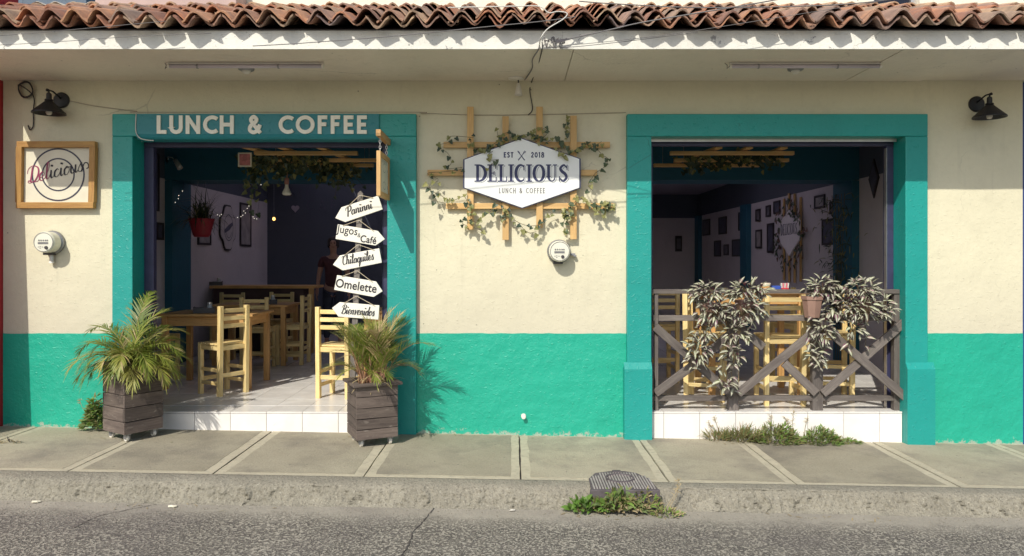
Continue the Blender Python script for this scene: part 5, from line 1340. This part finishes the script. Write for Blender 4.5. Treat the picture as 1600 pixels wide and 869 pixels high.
weed('grass_tuft', 'straggly dry weed on the road edge right of the iron cover', 'weeds', [(G(1042, 0, -1.56, -.13), .10, .05, .05, 150, .035, .010, (1, 2, 3), .5, .6)], W3,
     [[G(1040, 0, -1.52, -.1), G(1052, 0, -1.52, -.02), G(1064, 0, -1.5, .06)], [G(1044, 0, -1.52, -.1), G(1058, 0, -1.5, -.01), G(1060, 0, -1.5, .09)]], 12)
weed('grass_tuft', 'dry brown weed sprig lying in the pavement near the left edge', 'weeds', [(G(16, 0, -.55), .08, .02, .02, 40, .06, .006, (1, 2), .2, .8)], [WEED_B, CRACK, STRAWM], [], 13)

# iron box cover let into the kerb
mx0, mx1 = PX(924, -1.46), PX(1028, -1.46)
mc = thing('iron_cover', 'ribbed cast iron box cover let into the kerb behind the weeds', 'cover', ((mx0+mx1)/2, -1.24, gz(.75)))
hw_ = (mx1-mx0)/2
lid = [(-hw_, -.235), (hw_, -.235), (hw_*.93, .0), (hw_*.62, .14), (.06, .185), (-.04, .185), (-hw_*.70, .14), (-hw_*.98, .0)]
IRON = simple('rusty_cast_iron', (.10, .085, .09), .8, .3, 14, .5, metal=.0)
part('lid', MB().prism([(x, y, .008) for x, y in lid], (0, 0, -.03)), IRON, mc)
rb_ = MB(); n = 22
for k in range(n):
    x = -hw_*.95+1.9*hw_*(k+.5)/n; yt = .0 if abs(x) > hw_*.9 else (.12 if abs(x) < hw_*.6 else .05)
    rb_.box(x-.0045, x+.0045, -.225, yt+.01, .0082, .013)
part('rib', rb_, simple('worn_iron_rib', (.34, .31, .29), .6, .2, 14, .3), mc, kind='stuff')
for r_ in (.11, .06):
    pass
part('boss_ring', MB().lathe([(.085, .0085), (.087, .019), (.098, .019), (.1, .0085)], (0, .0, 0), n=24), IRON, mc)
part('handle', MB().box(-.03, .03, .13, .175, .008, .02), IRON, mc, bevel=.004)
part('frame', MB().box(-hw_-.012, hw_+.006, -.262, -.2365, -.11, .012), IRON, mc, bevel=.004)

# litter
for (lab, nm, px, py, s, m) in (('white crumpled scrap lying on the road at the kerb, middle of the street', 'paper_scrap', 801, 799, .022, PLASTIC_PALE), ('pale crumpled wrapper beside the left end of the kerb weeds', 'paper_scrap', 894, 796, .03, PLASTIC_PALE), ('tan dry leaf lying flat on the road near the crack on the left', 'dry_leaf', 268, 793, .03, CARD), ('small yellowish dry leaf at the kerb foot near the left edge', 'dry_leaf', 57, 786, .03, CARD)):
    d = (CAM_Z+.13+SLOPE*((px-800)*4.8/F))*F/(py-406); x = (px-800)*d/F; y = d-D; rr = random.Random(px); mb = MB()
    n = 9; c = []
    for k in range(n):
        a = 2*PI*k/n; c.append((s*math.cos(a)*rr.uniform(.6, 1.3), s*.6*math.sin(a)*rr.uniform(.6, 1.3), rr.uniform(.004, .4*s)))
    for k in range(n): mb.face([(0, 0, s*.5), c[k], c[(k+1) % n]]); mb.face([(0, 0, s*.5-.003), c[(k+1) % n][:2]+(c[(k+1) % n][2]-.003,), c[k][:2]+(c[k][2]-.003,)])
    o = part(nm, mb, m, fix=False); o.location = (x, y, gz(x)-.128); tag(o, lab, 'litter')
peb = MB(); rr = random.Random(77)
for i in range(420):
    x = rr.uniform(-4.4, 4.4); y = -1.53-abs(rr.gauss(0, .05)) if rr.random() < .75 else rr.uniform(-2.2, -.05)
    if -1.5 < y < -1.27: continue
    z = gz(x)+(-.128 if y < -1.5 else .004); s = rr.uniform(.002, .0065)
    b = len(peb.v); peb.v += [(x-s, y, z), (x, y-s*.7, z), (x+s, y, z), (x, y+s*.7, z), (x+rr.uniform(-.3, .3)*s, y, z+s*.9)]
    for f in ((0, 1, 4), (1, 2, 4), (2, 3, 4), (3, 0, 4)): peb.f.append(tuple(b+q for q in f)); peb.m.append(0)
tag(part('gravel', peb, KERBM, fix=False), kind='stuff')

lit_ = MB(); rr = random.Random(78)
for (px, n, sp, y0) in ((1215, 60, .5, -.14), (200, 22, .25, -.35), (590, 26, .25, -.30), (960, 30, .35, -1.56), (300, 14, .6, -1.55), (1300, 16, .7, -1.56), (760, 16, .8, -.08)):
    for i in range(n):
        y = y0+rr.gauss(0, .05); x = PX(px, y)+rr.gauss(0, sp*.5)
        if y > -.03 or -1.5 < y < -1.28: continue
        z = gz(x)+(-.127 if y < -1.5 else .006); leaf_strip(lit_, (x, y, z), (rr.uniform(-1, 1), rr.uniform(-1, 1), rr.uniform(.0, .25)), Vector((0, 0, 1)), rr.uniform(.015, .045), rr.uniform(.004, .011), 0 if rr.random() < .7 else 1, .1, 2)
tag(part('leaf_litter', lit_, [STRAWM, WEED_B], fix=False), kind='stuff')
q = P(818, 650); t = thing('water_tap', 'small white pipe stub with cap low on the teal wall between the openings', 'pipe stub', (q.x, -.004, q.z))
part('flange', MB().lathe([(.0, 0), (.022, 0), (.020, .006), (.0, .007)], (0, 0, 0), (0, -1, 0), 16), PLASTIC_PALE, t)
part('cap', MB().lathe([(.013, .006), (.013, .03), (.017, .032), (.017, .05), (.0, .053)], (0, 0, 0), (0, -1, 0), 14), PLASTIC_PALE, t)

# ================================================================== INSIDE THE ROOM
def pergola(label, xs, rows, cross, seed):
    t = thing('hanging_trellis', label, 'trellis', (0, 0, 0), 0, 'pine trellises hung below the ceiling'); rr = random.Random(seed); z = 2.50
    for (x0, x1, y) in rows: bar('slat', (x0, y, z), (x1, y, z), .05, .035, SLAT, t)
    for (xa_, ya_, xb_, yb_) in cross: bar('slat', (xa_, ya_, z+.037), (xb_, yb_, z+.037), .07, .02, SLAT, t)
    for (x0, x1, y) in rows[1:3]:
        for x in (x0+.1, x1-.1): part('hanger', MB().tube([(x, y, z+.02), (x, y, CE)], .003, 5), DARKSTEEL, t)
    return t
z1 = 2.50
def rowy(py): return (z1-CAM_Z)*F/(406-py)-D
Ya, Yb, Yc = rowy(239.5), rowy(250.5), rowy(258.5)
X_ = lambda px, Y: (px-800)*(D+Y)/F
pergola('pine trellis with ivy hung below the ceiling inside the doorway', None, [(X_(398, Ya), X_(559, Ya), Ya), (X_(416, Yb), X_(592, Yb), Yb), (X_(416, Yc), X_(584, Yc), Yc)],
        [(X_(405, Ya)-.1, Ya-.22, X_(405, Ya)+.08, Yb), (X_(465, Ya)-.12, Ya-.2, X_(500, Yc), Yc+.04), (X_(520, Ya)-.1, Ya-.22, X_(556, Yc), Yc+.04)], 1)
pergola('pine trellis with ivy hung below the ceiling inside the open window', None, [(X_(1047, Ya), X_(1240, Ya), Ya), (X_(1053, Yb), X_(1232, Yb), Yb), (X_(1021, Yc), X_(1186, Yc), Yc)],
        [(X_(1118, Ya)-.0, Ya-.12, X_(1058, Yc), Yc+.04), (X_(1165, Ya)+.0, Ya-.12, X_(1115, Yc), Yc+.04), (X_(1215, Ya)+.02, Ya-.12, X_(1165, Yc), Yc+.04)], 2)
def ceiling_ivy(label, clusters, seed):
    rr = random.Random(seed); mb = MB(); o = Vector((clusters[0][0], clusters[0][1], z1)); t = thing('ivy_vine', label, 'ivy', o, 0, 'ivy vines hanging inside'); st = MB()
    for (x, y, rx, ry, dz, n) in clusters:
        for i in range(n):
            p = Vector((x+rr.gauss(0, rx*.6), y+rr.gauss(0, ry*.6), z1+.05-abs(rr.gauss(0, dz))))
            ivy_leaf(mb, p-o, (rr.uniform(-.8, .8), rr.uniform(-.6, .4), -rr.uniform(.2, 1)), (rr.uniform(-.5, .5), -1, rr.uniform(-.2, .8)), .06*rr.uniform(.6, 1.1), 0 if rr.random() < .7 else 1)
            if i % 5 == 0: st.tube([Vector((x, y, z1+.03))-o, (p+Vector((x, y, z1)))/2-o, p-o], .002, 4)
    part('foliage', mb, [IVY_D, IVY_L], t, kind='stuff', fix=False); part('vine_stem', st, IVY_STEM, t, fix=False)
ceiling_ivy('dense ivy draped over the left half of the doorway trellis', [(X_(430, Yb), Yb, .22, .2, .10, 150), (X_(395, Yb), Yb, .10, .15, .22, 70), (X_(470, Yb), Yb, .15, .2, .09, 110)], 31)
ceiling_ivy('dense ivy draped over the right half of the doorway trellis', [(X_(520, Yc), Yc, .2, .12, .10, 130), (X_(535, Yc), Yc, .16, .1, .16, 70), (X_(500, Yb), Yb, .12, .2, .06, 60)], 32)
ceiling_ivy('thin ivy wound along the crossing slats of the window trellis', [(X_(1085, Yb), Yb, .1, .25, .05, 60), (X_(1135, Yb), Yb, .14, .25, .06, 80), (X_(1190, Yb), Yb, .18, .22, .06, 80), (X_(1100, Yc), Yc, .2, .1, .05, 40)], 33)
# pendant bulb
q = P(448, 305, Yc-.25); t = thing('pendant_bulb', 'bare pale bulb hanging on a thick rope from the doorway trellis', 'pendant lamp', (q.x, q.y, z1))
zb = PZ(305, Yc-.25)-z1
part('rope', MB().tube([(0, 0, .03), (.002, 0, zb*.4), (0, 0, zb+.17)], .011, 8), simple('jute_rope', (.34, .22, .16), .9, .2, 40, .3), t, smooth=True)
part('socket', MB().lathe([(.018, .0), (.024, -.01), (.024, -.06), (.019, -.07)], (0, 0, zb+.18), n=14), simple('pink_socket', (.42, .20, .17), .6, .1, 9, 0), t, smooth=True)
part('bulb', MB().lathe([(.016, .0), (.02, -.03), (.045, -.085), (.048, -.10), (.035, -.112), (.0, -.116)], (0, 0, zb+.112), n=18), simple('milky_bulb', (.78, .76, .66), .25, .03, 9, 0), t, smooth=True)
# little picture hanging from the trellis
q0, q1 = P(373, 261, Ya), P(394, 239, Ya)
t = thing('hanging_picture', 'small pink picture hanging from the left end of the doorway trellis', 'picture', ((q0.x+q1.x)/2, Ya-.02, q0.z))
w2, h2 = (q1.x-q0.x)/2, q1.z-q0.z
part('picture_frame', MB().box(-w2, w2, 0, .015, 0, .012).box(-w2, w2, 0, .015, h2-.012, h2).box(-w2, -w2+.012, 0, .015, .012, h2-.012).box(w2-.012, w2, 0, .015, .012, h2-.012), CARD, t)
part('print', MB().box(-w2+.012, w2-.012, .004, .012, .012, h2-.012), simple('pink_print', (.55, .20, .20), .6, .35, 22, 0), t)
# spot lamp on the left pier
q = P(243, 250, 1.5); wx = -IX+.001
t = thing('spot_lamp', 'white bent arm spot lamp on the left inner wall near the door frame', 'spot lamp', P(262, 250, 2.72))
part('arm', MB().tube([(0, 0, 0), (.03, -.06, .03), (.10, -.10, .015), (.14, -.11, -.02)], .006, 8), PLASTIC_PALE, t, smooth=True)
part('head', MB().lathe([(.0, .0), (.028, .0), (.032, .10), (.034, .13), (.0, .13)], (.14, -.11, -.015), (.55, -.2, -.8), 14), PLASTIC_PALE, t, smooth=True)
part('base', MB().box(-.02, .01, -.01, .0, -.03, .03), PLASTIC_PALE, t)
# pictures on the side walls and back wall
PFR = simple('dark_picture_frame', (.035, .028, .03), .5, .2, 12, .1)
def on_wall(side, px, py):
    d = side*(IX-.0)*F/(px-800); return d-D, CAM_Z+(406-py)*d/F
def wall_picture(label, side, x0, x1, y0, y1, mat, frame=True, name='wall_picture'):
    (ya_, za_), (yb_, zb_) = on_wall(side, x0, (y0+y1)/2), on_wall(side, x1, (y0+y1)/2); ya_, yb_ = sorted((ya_, yb_)); yc = (ya_+yb_)/2
    d = D+yc; zt_ = CAM_Z+(406-y0)*d/F; zb2 = CAM_Z+(406-y1)*d/F; hy = max(.05, (yb_-ya_)/2); hz = (zt_-zb2)/2
    t = thing(name, label, 'picture', (side*IX, yc, (zt_+zb2)/2), 0, 'framed pictures on the inner walls'); xa_, xb_ = sorted((-side*.001, -side*.022)); w = min(.03, hy*.3)
    mb = MB(); mb.box(xa_, xb_, -hy, hy, -hz, -hz+w).box(xa_, xb_, -hy, hy, hz-w, hz).box(xa_, xb_, -hy, -hy+w, -hz+w, hz-w).box(xa_, xb_, hy-w, hy, -hz+w, hz-w)
    part('picture_frame', mb, PFR, t); xa_, xb_ = sorted((-side*.001, -side*.012)); part('print', MB().box(xa_, xb_, -hy+w, hy-w, -hz+w, hz-w), mat, t)
PRT = [simple('print_'+n, c, .6, .3, 7, 0) for n, c in (('grey', (.16, .15, .17)), ('slate', (.09, .09, .13)), ('brown', (.15, .10, .09)), ('pale', (.36, .33, .33)))]
for lab, b, k in (('dark picture high on the right inner wall, farthest back of the upper row', (1099, 1110, 343, 368), 0), ('dark picture high on the right inner wall, second from the back in the upper row', (1124, 1136, 339, 366), 1), ('wide dark picture beside the middle teal column, far side, upper row', (1155, 1167, 331, 360), 1),
                  ('dark picture low on the right inner wall, farthest back of the lower row', (1117, 1127, 376, 401), 1), ('tiny picture low on the right inner wall between two larger dark ones', (1132, 1139, 382, 399), 0), ('dark picture low on the right inner wall just beyond the middle teal column', (1145, 1158, 374, 401), 1),
                  ('small black framed picture just in front of the middle teal column, upper row', (1182, 1189, 327, 346), 0), ('small black framed picture third from the inner sign, upper row', (1198, 1205, 321, 339), 0), ('black framed picture nearest the inner sign on its left, upper row', (1210, 1220, 314, 334), 1),
                  ('black framed picture just in front of the middle teal column, lower row', (1182, 1191, 359, 388), 3), ('tall narrow dark panel left of the inner hexagon sign', (1200, 1210, 349, 395), 1), ('tilted black frame with a pale print right of the inner sign', (1274, 1290, 305, 326), 3),
                  ('small grey framed print near the front teal column, upper row', (1298, 1315, 314, 334), 0), ('tall dark menu panel between the inner sign and the front teal column', (1286, 1306, 342, 383), 1)):
    wall_picture(lab, 1, *b, PRT[k])
for lab, b, k in (('tall black frame on the left inner wall right of the ornate board', (374, 391, 318, 385), 3), ('small black frame below the red hanging pot on the left inner wall', (308, 328, 364, 383), 3), ('dark small picture half hidden left of the red hanging pot', (289, 296, 350, 373), 2), ('narrow dark picture on the left inner wall beside the door frame', (241, 246, 240, 330), 1), ('dark grey plaque low on the left inner wall beside the door frame', (243, 254, 348, 375), 1)):
    wall_picture(lab, -1, *b, PRT[k])
q0, q1 = P(1055, 393, 10.49), P(1065, 370, 10.49)
t = thing('wall_picture', 'small dark picture alone on the far back wall', 'picture', ((q0.x+q1.x)/2, 10.49, q0.z), 0, 'framed pictures on the inner walls')
part('picture_frame', MB().box(-.075, .075, -.03, .0, 0, .35), PFR, t); part('print', MB().box(-.045, .045, -.034, -.03, .06, .29), PRT[0], t)
# diamond sign near the window frame
y_, z_ = on_wall(1, 1367, 279); t = thing('diamond_sign', 'dark diamond shaped sign on the right inner wall next to the window frame', 'sign', (IX, y_, z_))
part('board', MB().prism([(-.004, 0, .23), (-.004, .12, 0), (-.004, 0, -.23), (-.004, -.12, 0)], (-.014, 0, 0)), PFR, t)
part('panel', MB().prism([(-.019, 0, .18), (-.019, .09, 0), (-.019, 0, -.18), (-.019, -.09, 0)], (-.004, 0, 0)), PRT[1], t)
# inner copy of the hexagonal sign with trellis on the right wall
y_, z_ = on_wall(1, 1240, 364); s_ = .30
t = thing('inner_sign', 'pale pointed sign reading DELICIOUS on the right inner wall over pine slats', 'sign', (IX, y_, z_))
part('board', MB().prism([(-.05, a_*s_*1.35, b_*s_) for a_, b_ in ((0, 1.15), (1, .55), (1, -.35), (0, -1.15), (-1, -.35), (-1, .55))], (-.02, 0, 0)), simple('pale_inner_board', (.85, .80, .80), .6, .05, 9, 0), t)
m1 = MB(); frr = lambda x, y, o: Vector((-.071-o, -x, y))
w_ = west_width('DELICIOUS'); west_text(m1, 'DELICIOUS', lambda x, y, o: frr(x-.33, y-.03, o), .001, .66/w_, .17); part('lettering', m1, PRT[1], t, fix=False)
for dy in (-.33, -.1, .12, .33): bar('slat', (-.025, dy, -.75+.1*abs(dy)), (-.025, dy, .62-.3*abs(dy-.05)), .05, .018, SLAT, t, up=(1, 0, 0), bevel=0)
rr = random.Random(44); mb = MB()
for i in range(120):
    a = rr.uniform(0, 2*PI); r_ = rr.uniform(.36, .58); ivy_leaf(mb, Vector((-.05-rr.uniform(0, .06), r_*math.cos(a)*1.1, r_*math.sin(a)*.95-.05)), (rr.uniform(-.3, .3), rr.uniform(-1, 1), -rr.uniform(.1, 1)), (-1, 0, .3), .07*rr.uniform(.7, 1.2), rr.choice((0, 0, 1)))
part('ivy_foliage', mb, [IVY_D, simple('dried_ivy', (.16, .09, .07), .7, .3, 9, 0)], t, kind='stuff', fix=False)
# climber on the front right column
rr = random.Random(45); mb = MB(); o = Vector((IX-.1, 3.0, .9)); t = thing('climbing_plant', 'thin leaved climber growing up the front teal column on the right', 'plant', o); st = MB()
for i in range(330):
    z = rr.uniform(.75, 2.3); p = Vector((IX-.12-rr.uniform(0, .10), 2.98+rr.gauss(0, .28)*(1 if z > 1.2 else .6), z))-o
    leaf_strip(mb, p, (rr.uniform(-.6, .1), rr.uniform(-1, 1), rr.uniform(-.8, .4)), Vector((-.4, -.6, .5)), rr.uniform(.06, .14), .014, rr.choice((0, 0, 1)), .6)
for k in range(5): st.tube([Vector((IX-.11, 2.9+k*.06, .2))-o, Vector((IX-.12, 2.95+k*.03, 1.2))-o, Vector((IX-.12, 2.85+k*.09, 2.3))-o], .004, 4)
part('foliage', mb, [IVY_D, WEED_B], t, kind='stuff', fix=False); part('stem', st, IVY_STEM, t, fix=False)
# red hanging pot with spider plant
q = P(315, 356, 2.9); t = thing('hanging_pot', 'red plastic pot hanging inside the doorway before the left wall', 'flower pot', q, 0)
part('body', MB().lathe([(.0, -.115), (.085, -.115), (.105, -.08), (.15, .10), (.155, .11), (.14, .11), (.0, .08)], n=22), REDPOT, t, smooth=False)
part('hanger', MB().tube([(-.14, 0, .11), (0, 0, .75)], .003, 4).tube([(.14, 0, .11), (0, 0, .75)], .003, 4).tube([(0, 0, .74), (0, 0, 2.44-q.z)], .003, 4), DARKSTEEL, t)
rr = random.Random(46); t = thing('spider_plant', 'dusky arching plant spilling out of the red hanging pot', 'plant', q+Vector((0, 0, .09))); mb = MB()
for i in range(150):
    a = rr.uniform(0, 2*PI); e_ = rr.uniform(.2, 1.4); leaf_strip(mb, (rr.uniform(-.09, .09), rr.uniform(-.09, .09), 0), (math.cos(a)*math.cos(e_), math.sin(a)*math.cos(e_), math.sin(e_)), Vector((0, 0, 1)), rr.uniform(.22, .50), .016, rr.choice((0, 0, 1)), rr.uniform(.5, 1.6))
part('foliage', mb, [IVY_D, WEED_B], t, kind='stuff', fix=False)
# ornate board on the left wall
y_, z_ = on_wall(-1, 354, 356); t = thing('ornate_board', 'pale scalloped board with a dark emblem on the left inner wall', 'sign', (-IX, y_, z_))
pts = []
for k in range(40):
    a = 2*PI*k/40; r_ = 1+.06*math.cos(4*a)-.05*math.cos(8*a); pts.append((.004, .30*r_*math.cos(a)*1.0, .33*r_*math.sin(a)))
part('backing', MB().prism(pts, (.02, 0, 0)), PFR, t); part('panel', MB().prism([(.025, y*.93, z*.93) for x, y, z in pts], (.005, 0, 0)), simple('pale_board', (.55, .50, .50), .6, .05, 9, 0), t)
m1 = MB(); frl = lambda x, y, o: Vector((.031+o, x, y))
ribbon(m1, arc(0, .0, .17, .19, 0, 360, 36), .012, frl, .001); ribbon(m1, [(-.16, -.06), (0, .0), (.16, .07)], [.05, .08, .05], frl, .002); ribbon(m1, arc(0, -.02, .11, .13, 200, 340, 20), .01, frl, .003); part('emblem_print', m1, PRT[1], t, fix=False)
# fairy lights
t = thing('fairy_lights', 'string of tiny lit fairy bulbs strung across the left inner wall', 'string lights', P(260, 310, 2.6)); o = Vector(t.location)
bl = MB(); fw_ = []
z6 = lambda x, y: (230+x/4.574, 210+y/4.574)
for x, y in ((128, 490), (152, 497), (168, 494), (200, 486), (222, 460), (226, 437), (252, 405), (290, 325), (502, 575), (530, 572), (518, 583), (645, 594), (670, 588), (683, 578), (690, 548), (702, 562), (715, 530), (727, 512), (730, 558), (750, 572), (757, 590), (765, 600), (783, 604), (813, 360)):
    p = P(*z6(x, y), 2.6+.001*x)-o; fw_.append(p); bl.lathe([(.0, -.0045), (.004, -.003), (.0045, 0), (.003, .003), (.0, .0045)], p, n=6)
part('bulb', bl, FAIRY, t, kind='stuff', fix=False); part('wire', MB().tube(cr3(fw_, 3), .0015, 4), CABLE_BLACK, t, fix=False)
q = P(428, 342, 5.8); t = thing('wall_lantern', 'tiny lit amber lamp glowing in the dark back of the room', 'lamp', q)
part('bulb', MB().lathe([(.0, -.03), (.02, -.02), (.024, 0), (.014, .025), (.0, .03)], n=12), AMBER, t, smooth=True); part('cap', MB().lathe([(.0, .05), (.03, .03), (.034, .024), (.0, .026)], n=12), PLASTIC_DARK, t)
part('rod', MB().tube([(0, 0, .045), (0, 0, CE-q.z)], .004, 5), DARKSTEEL, t)

# ================================================================== PERSON IN THE DOORWAY SHADE
SKIN = simple('skin', (.46, .26, .19), .55, .08, 20, .05); HAIR = simple('dark_hair', (.025, .017, .014), .6, .3, 40, .2)
SHIRT = simple('maroon_shirt', (.085, .030, .038), .85, .2, 14, .2); TROUS = simple('dark_denim', (.05, .055, .085), .85, .2, 20, .2); SHOE = simple('black_shoe', (.02, .02, .02), .5, .1, 9, 0)
q = P(521, 396, 4.75); ps = thing('person', 'person in maroon shirt and dark trousers standing in the shade behind the arrow signs', 'person', (q.x, 4.75, FZ), rad(8))
kH = .93
def skin(name, verts, edges, radii, mat, sub=1, root=0):
    me = bpy.data.meshes.new(name); me.from_pydata([tuple(Vector(v)*kH) for v in verts], edges, []); me.materials.append(mat)
    o = bpy.data.objects.new(name, me); link(o, ps); m = o.modifiers.new('skin', 'SKIN'); m.use_smooth_shade = True
    for i, d in enumerate(me.skin_vertices[0].data):
        r = radii[i]; r = r if isinstance(r, tuple) else (r, r); d.radius = (r[0]*kH, r[1]*kH); d.use_root = (i == root)
    s = o.modifiers.new('sub', 'SUBSURF'); s.levels = sub; s.render_levels = sub; return o
V_, E_, Rd = [], [], []
def sv(p, r, par=None):
    V_.append(p); Rd.append(r); i = len(V_)-1
    if par is not None: E_.append((par, i))
    return i
pel = sv((0, 0, .94), (.13, .10)); wa = sv((0, 0, 1.08), (.115, .085), pel); cst = sv((0, .0, 1.28), (.14, .10), wa); nk0 = sv((0, .0, 1.45), (.06, .06), cst); nk1 = sv((0, -.01, 1.505), .05, nk0)
hd0 = sv((0, -.025, 1.560), (.062, .07), nk1); hd1 = sv((0, -.015, 1.630), (.073, .09), hd0); hd2 = sv((0, -.005, 1.700), (.06, .075), hd1)
for s in (-1, 1):
    sh = sv((s*.165, .0, 1.40), .055, cst); el = sv((s*.225, .02, 1.13), .040, sh); wr = sv((s*.245, -.05, .90), .026, el); pm = sv((s*.25, -.065, .83), (.018, .036), wr)
    for k, (dy, L) in enumerate(((-.030, .062), (-.010, .072), (.010, .068), (.028, .052))):
        a_ = sv((s*.252, -.065+dy, .795), .0085, pm); b_ = sv((s*.247, -.067+dy, .795-L*.6), .008, a_); sv((s*.236, -.068+dy, .795-L), .007, b_)
    th_ = sv((s*.24, -.10, .845), .010, pm); sv((s*.232, -.115, .805), .008, th_)
    hp_ = sv((s*.085, .0, .86), (.085, .09), pel); kn_ = sv((s*.10, -.015, .49), .055, hp_); an = sv((s*.105, .02, .09), .036, kn_); sv((s*.115, -.10, .035), (.036, .028), an)
body = skin('body', V_, E_, Rd, SKIN, 2)
fc = MB()
for s in (-1, 1):
    fc.lathe([(.0, -.008), (.007, -.005), (.009, 0), (.007, .005), (.0, .008)], (s*.027*kH, -.098*kH, 1.665*kH), (0, -1, 0), 10, 0)
    fc.lathe([(.0, -.008), (.016, -.006), (.02, 0), (.016, .006), (.0, .008)], (s*.078*kH, .0, 1.65*kH), (1, 0, .1), 10, 1)
    fc.box(*sorted((s*.014*kH, s*.042*kH)), -.1*kH, -.09*kH, 1.683*kH, 1.688*kH, 0)
fc.prism([(-.012*kH, -.1*kH, 1.625*kH), (.012*kH, -.1*kH, 1.625*kH), (.004*kH, -.095*kH, 1.672*kH), (-.004*kH, -.095*kH, 1.672*kH)], (0, -.02*kH, -.004), 1)
fc.box(-.022*kH, .022*kH, -.101*kH, -.09*kH, 1.598*kH, 1.606*kH, 2)
part('face_features', fc, [HAIR, SKIN, simple('lips', (.28, .09, .08), .5, .1, 9, 0)], ps).location.z = -.025*kH
hm = MB(); hm.lathe([(.083, -.06), (.089, .0), (.086, .04), (.066, .08), (.03, .10), (.0, .104)], (0, .016*kH, 1.665*kH), (0, .25, 1), 20)
part('hair', hm, HAIR, ps, smooth=True).location.z = -.025*kH
Vs = [(0, 0, .90), (0, 0, 1.08), (0, 0, 1.28), (0, 0, 1.44), (-.17, 0, 1.40), (-.205, .012, 1.24), (.17, 0, 1.40), (.205, .012, 1.24)]
skin('shirt', Vs, [(0, 1), (1, 2), (2, 3), (2, 4), (4, 5), (2, 6), (6, 7)], [(.155, .122), (.135, .105), (.155, .115), (.07, .068), .066, .058, .066, .058], SHIRT, 2)
Vt = [(0, 0, .96)]; Et = []; Rt = [(.135, .11)]
for s in (-1, 1):
    b = len(Vt); Vt += [(s*.087, 0, .85), (s*.10, -.012, .49), (s*.105, .015, .12)]; Rt += [(.092, .098), .07, .052]; Et += [(0, b), (b, b+1), (b+1, b+2)]
skin('trousers', Vt, Et, Rt, TROUS, 2)
for s in (-1, 1): part('shoe', MB().hexa([(s*.11*kH-.045, -.15, .0), (s*.11*kH+.045, -.15, 0), (s*.105*kH+.04, .07, 0), (s*.105*kH-.04, .07, 0), (s*.11*kH-.035, -.135, .045), (s*.11*kH+.035, -.135, .045), (s*.105*kH+.036, .065, .09), (s*.105*kH-.036, .065, .09)]), SHOE, ps, bevel=.012)
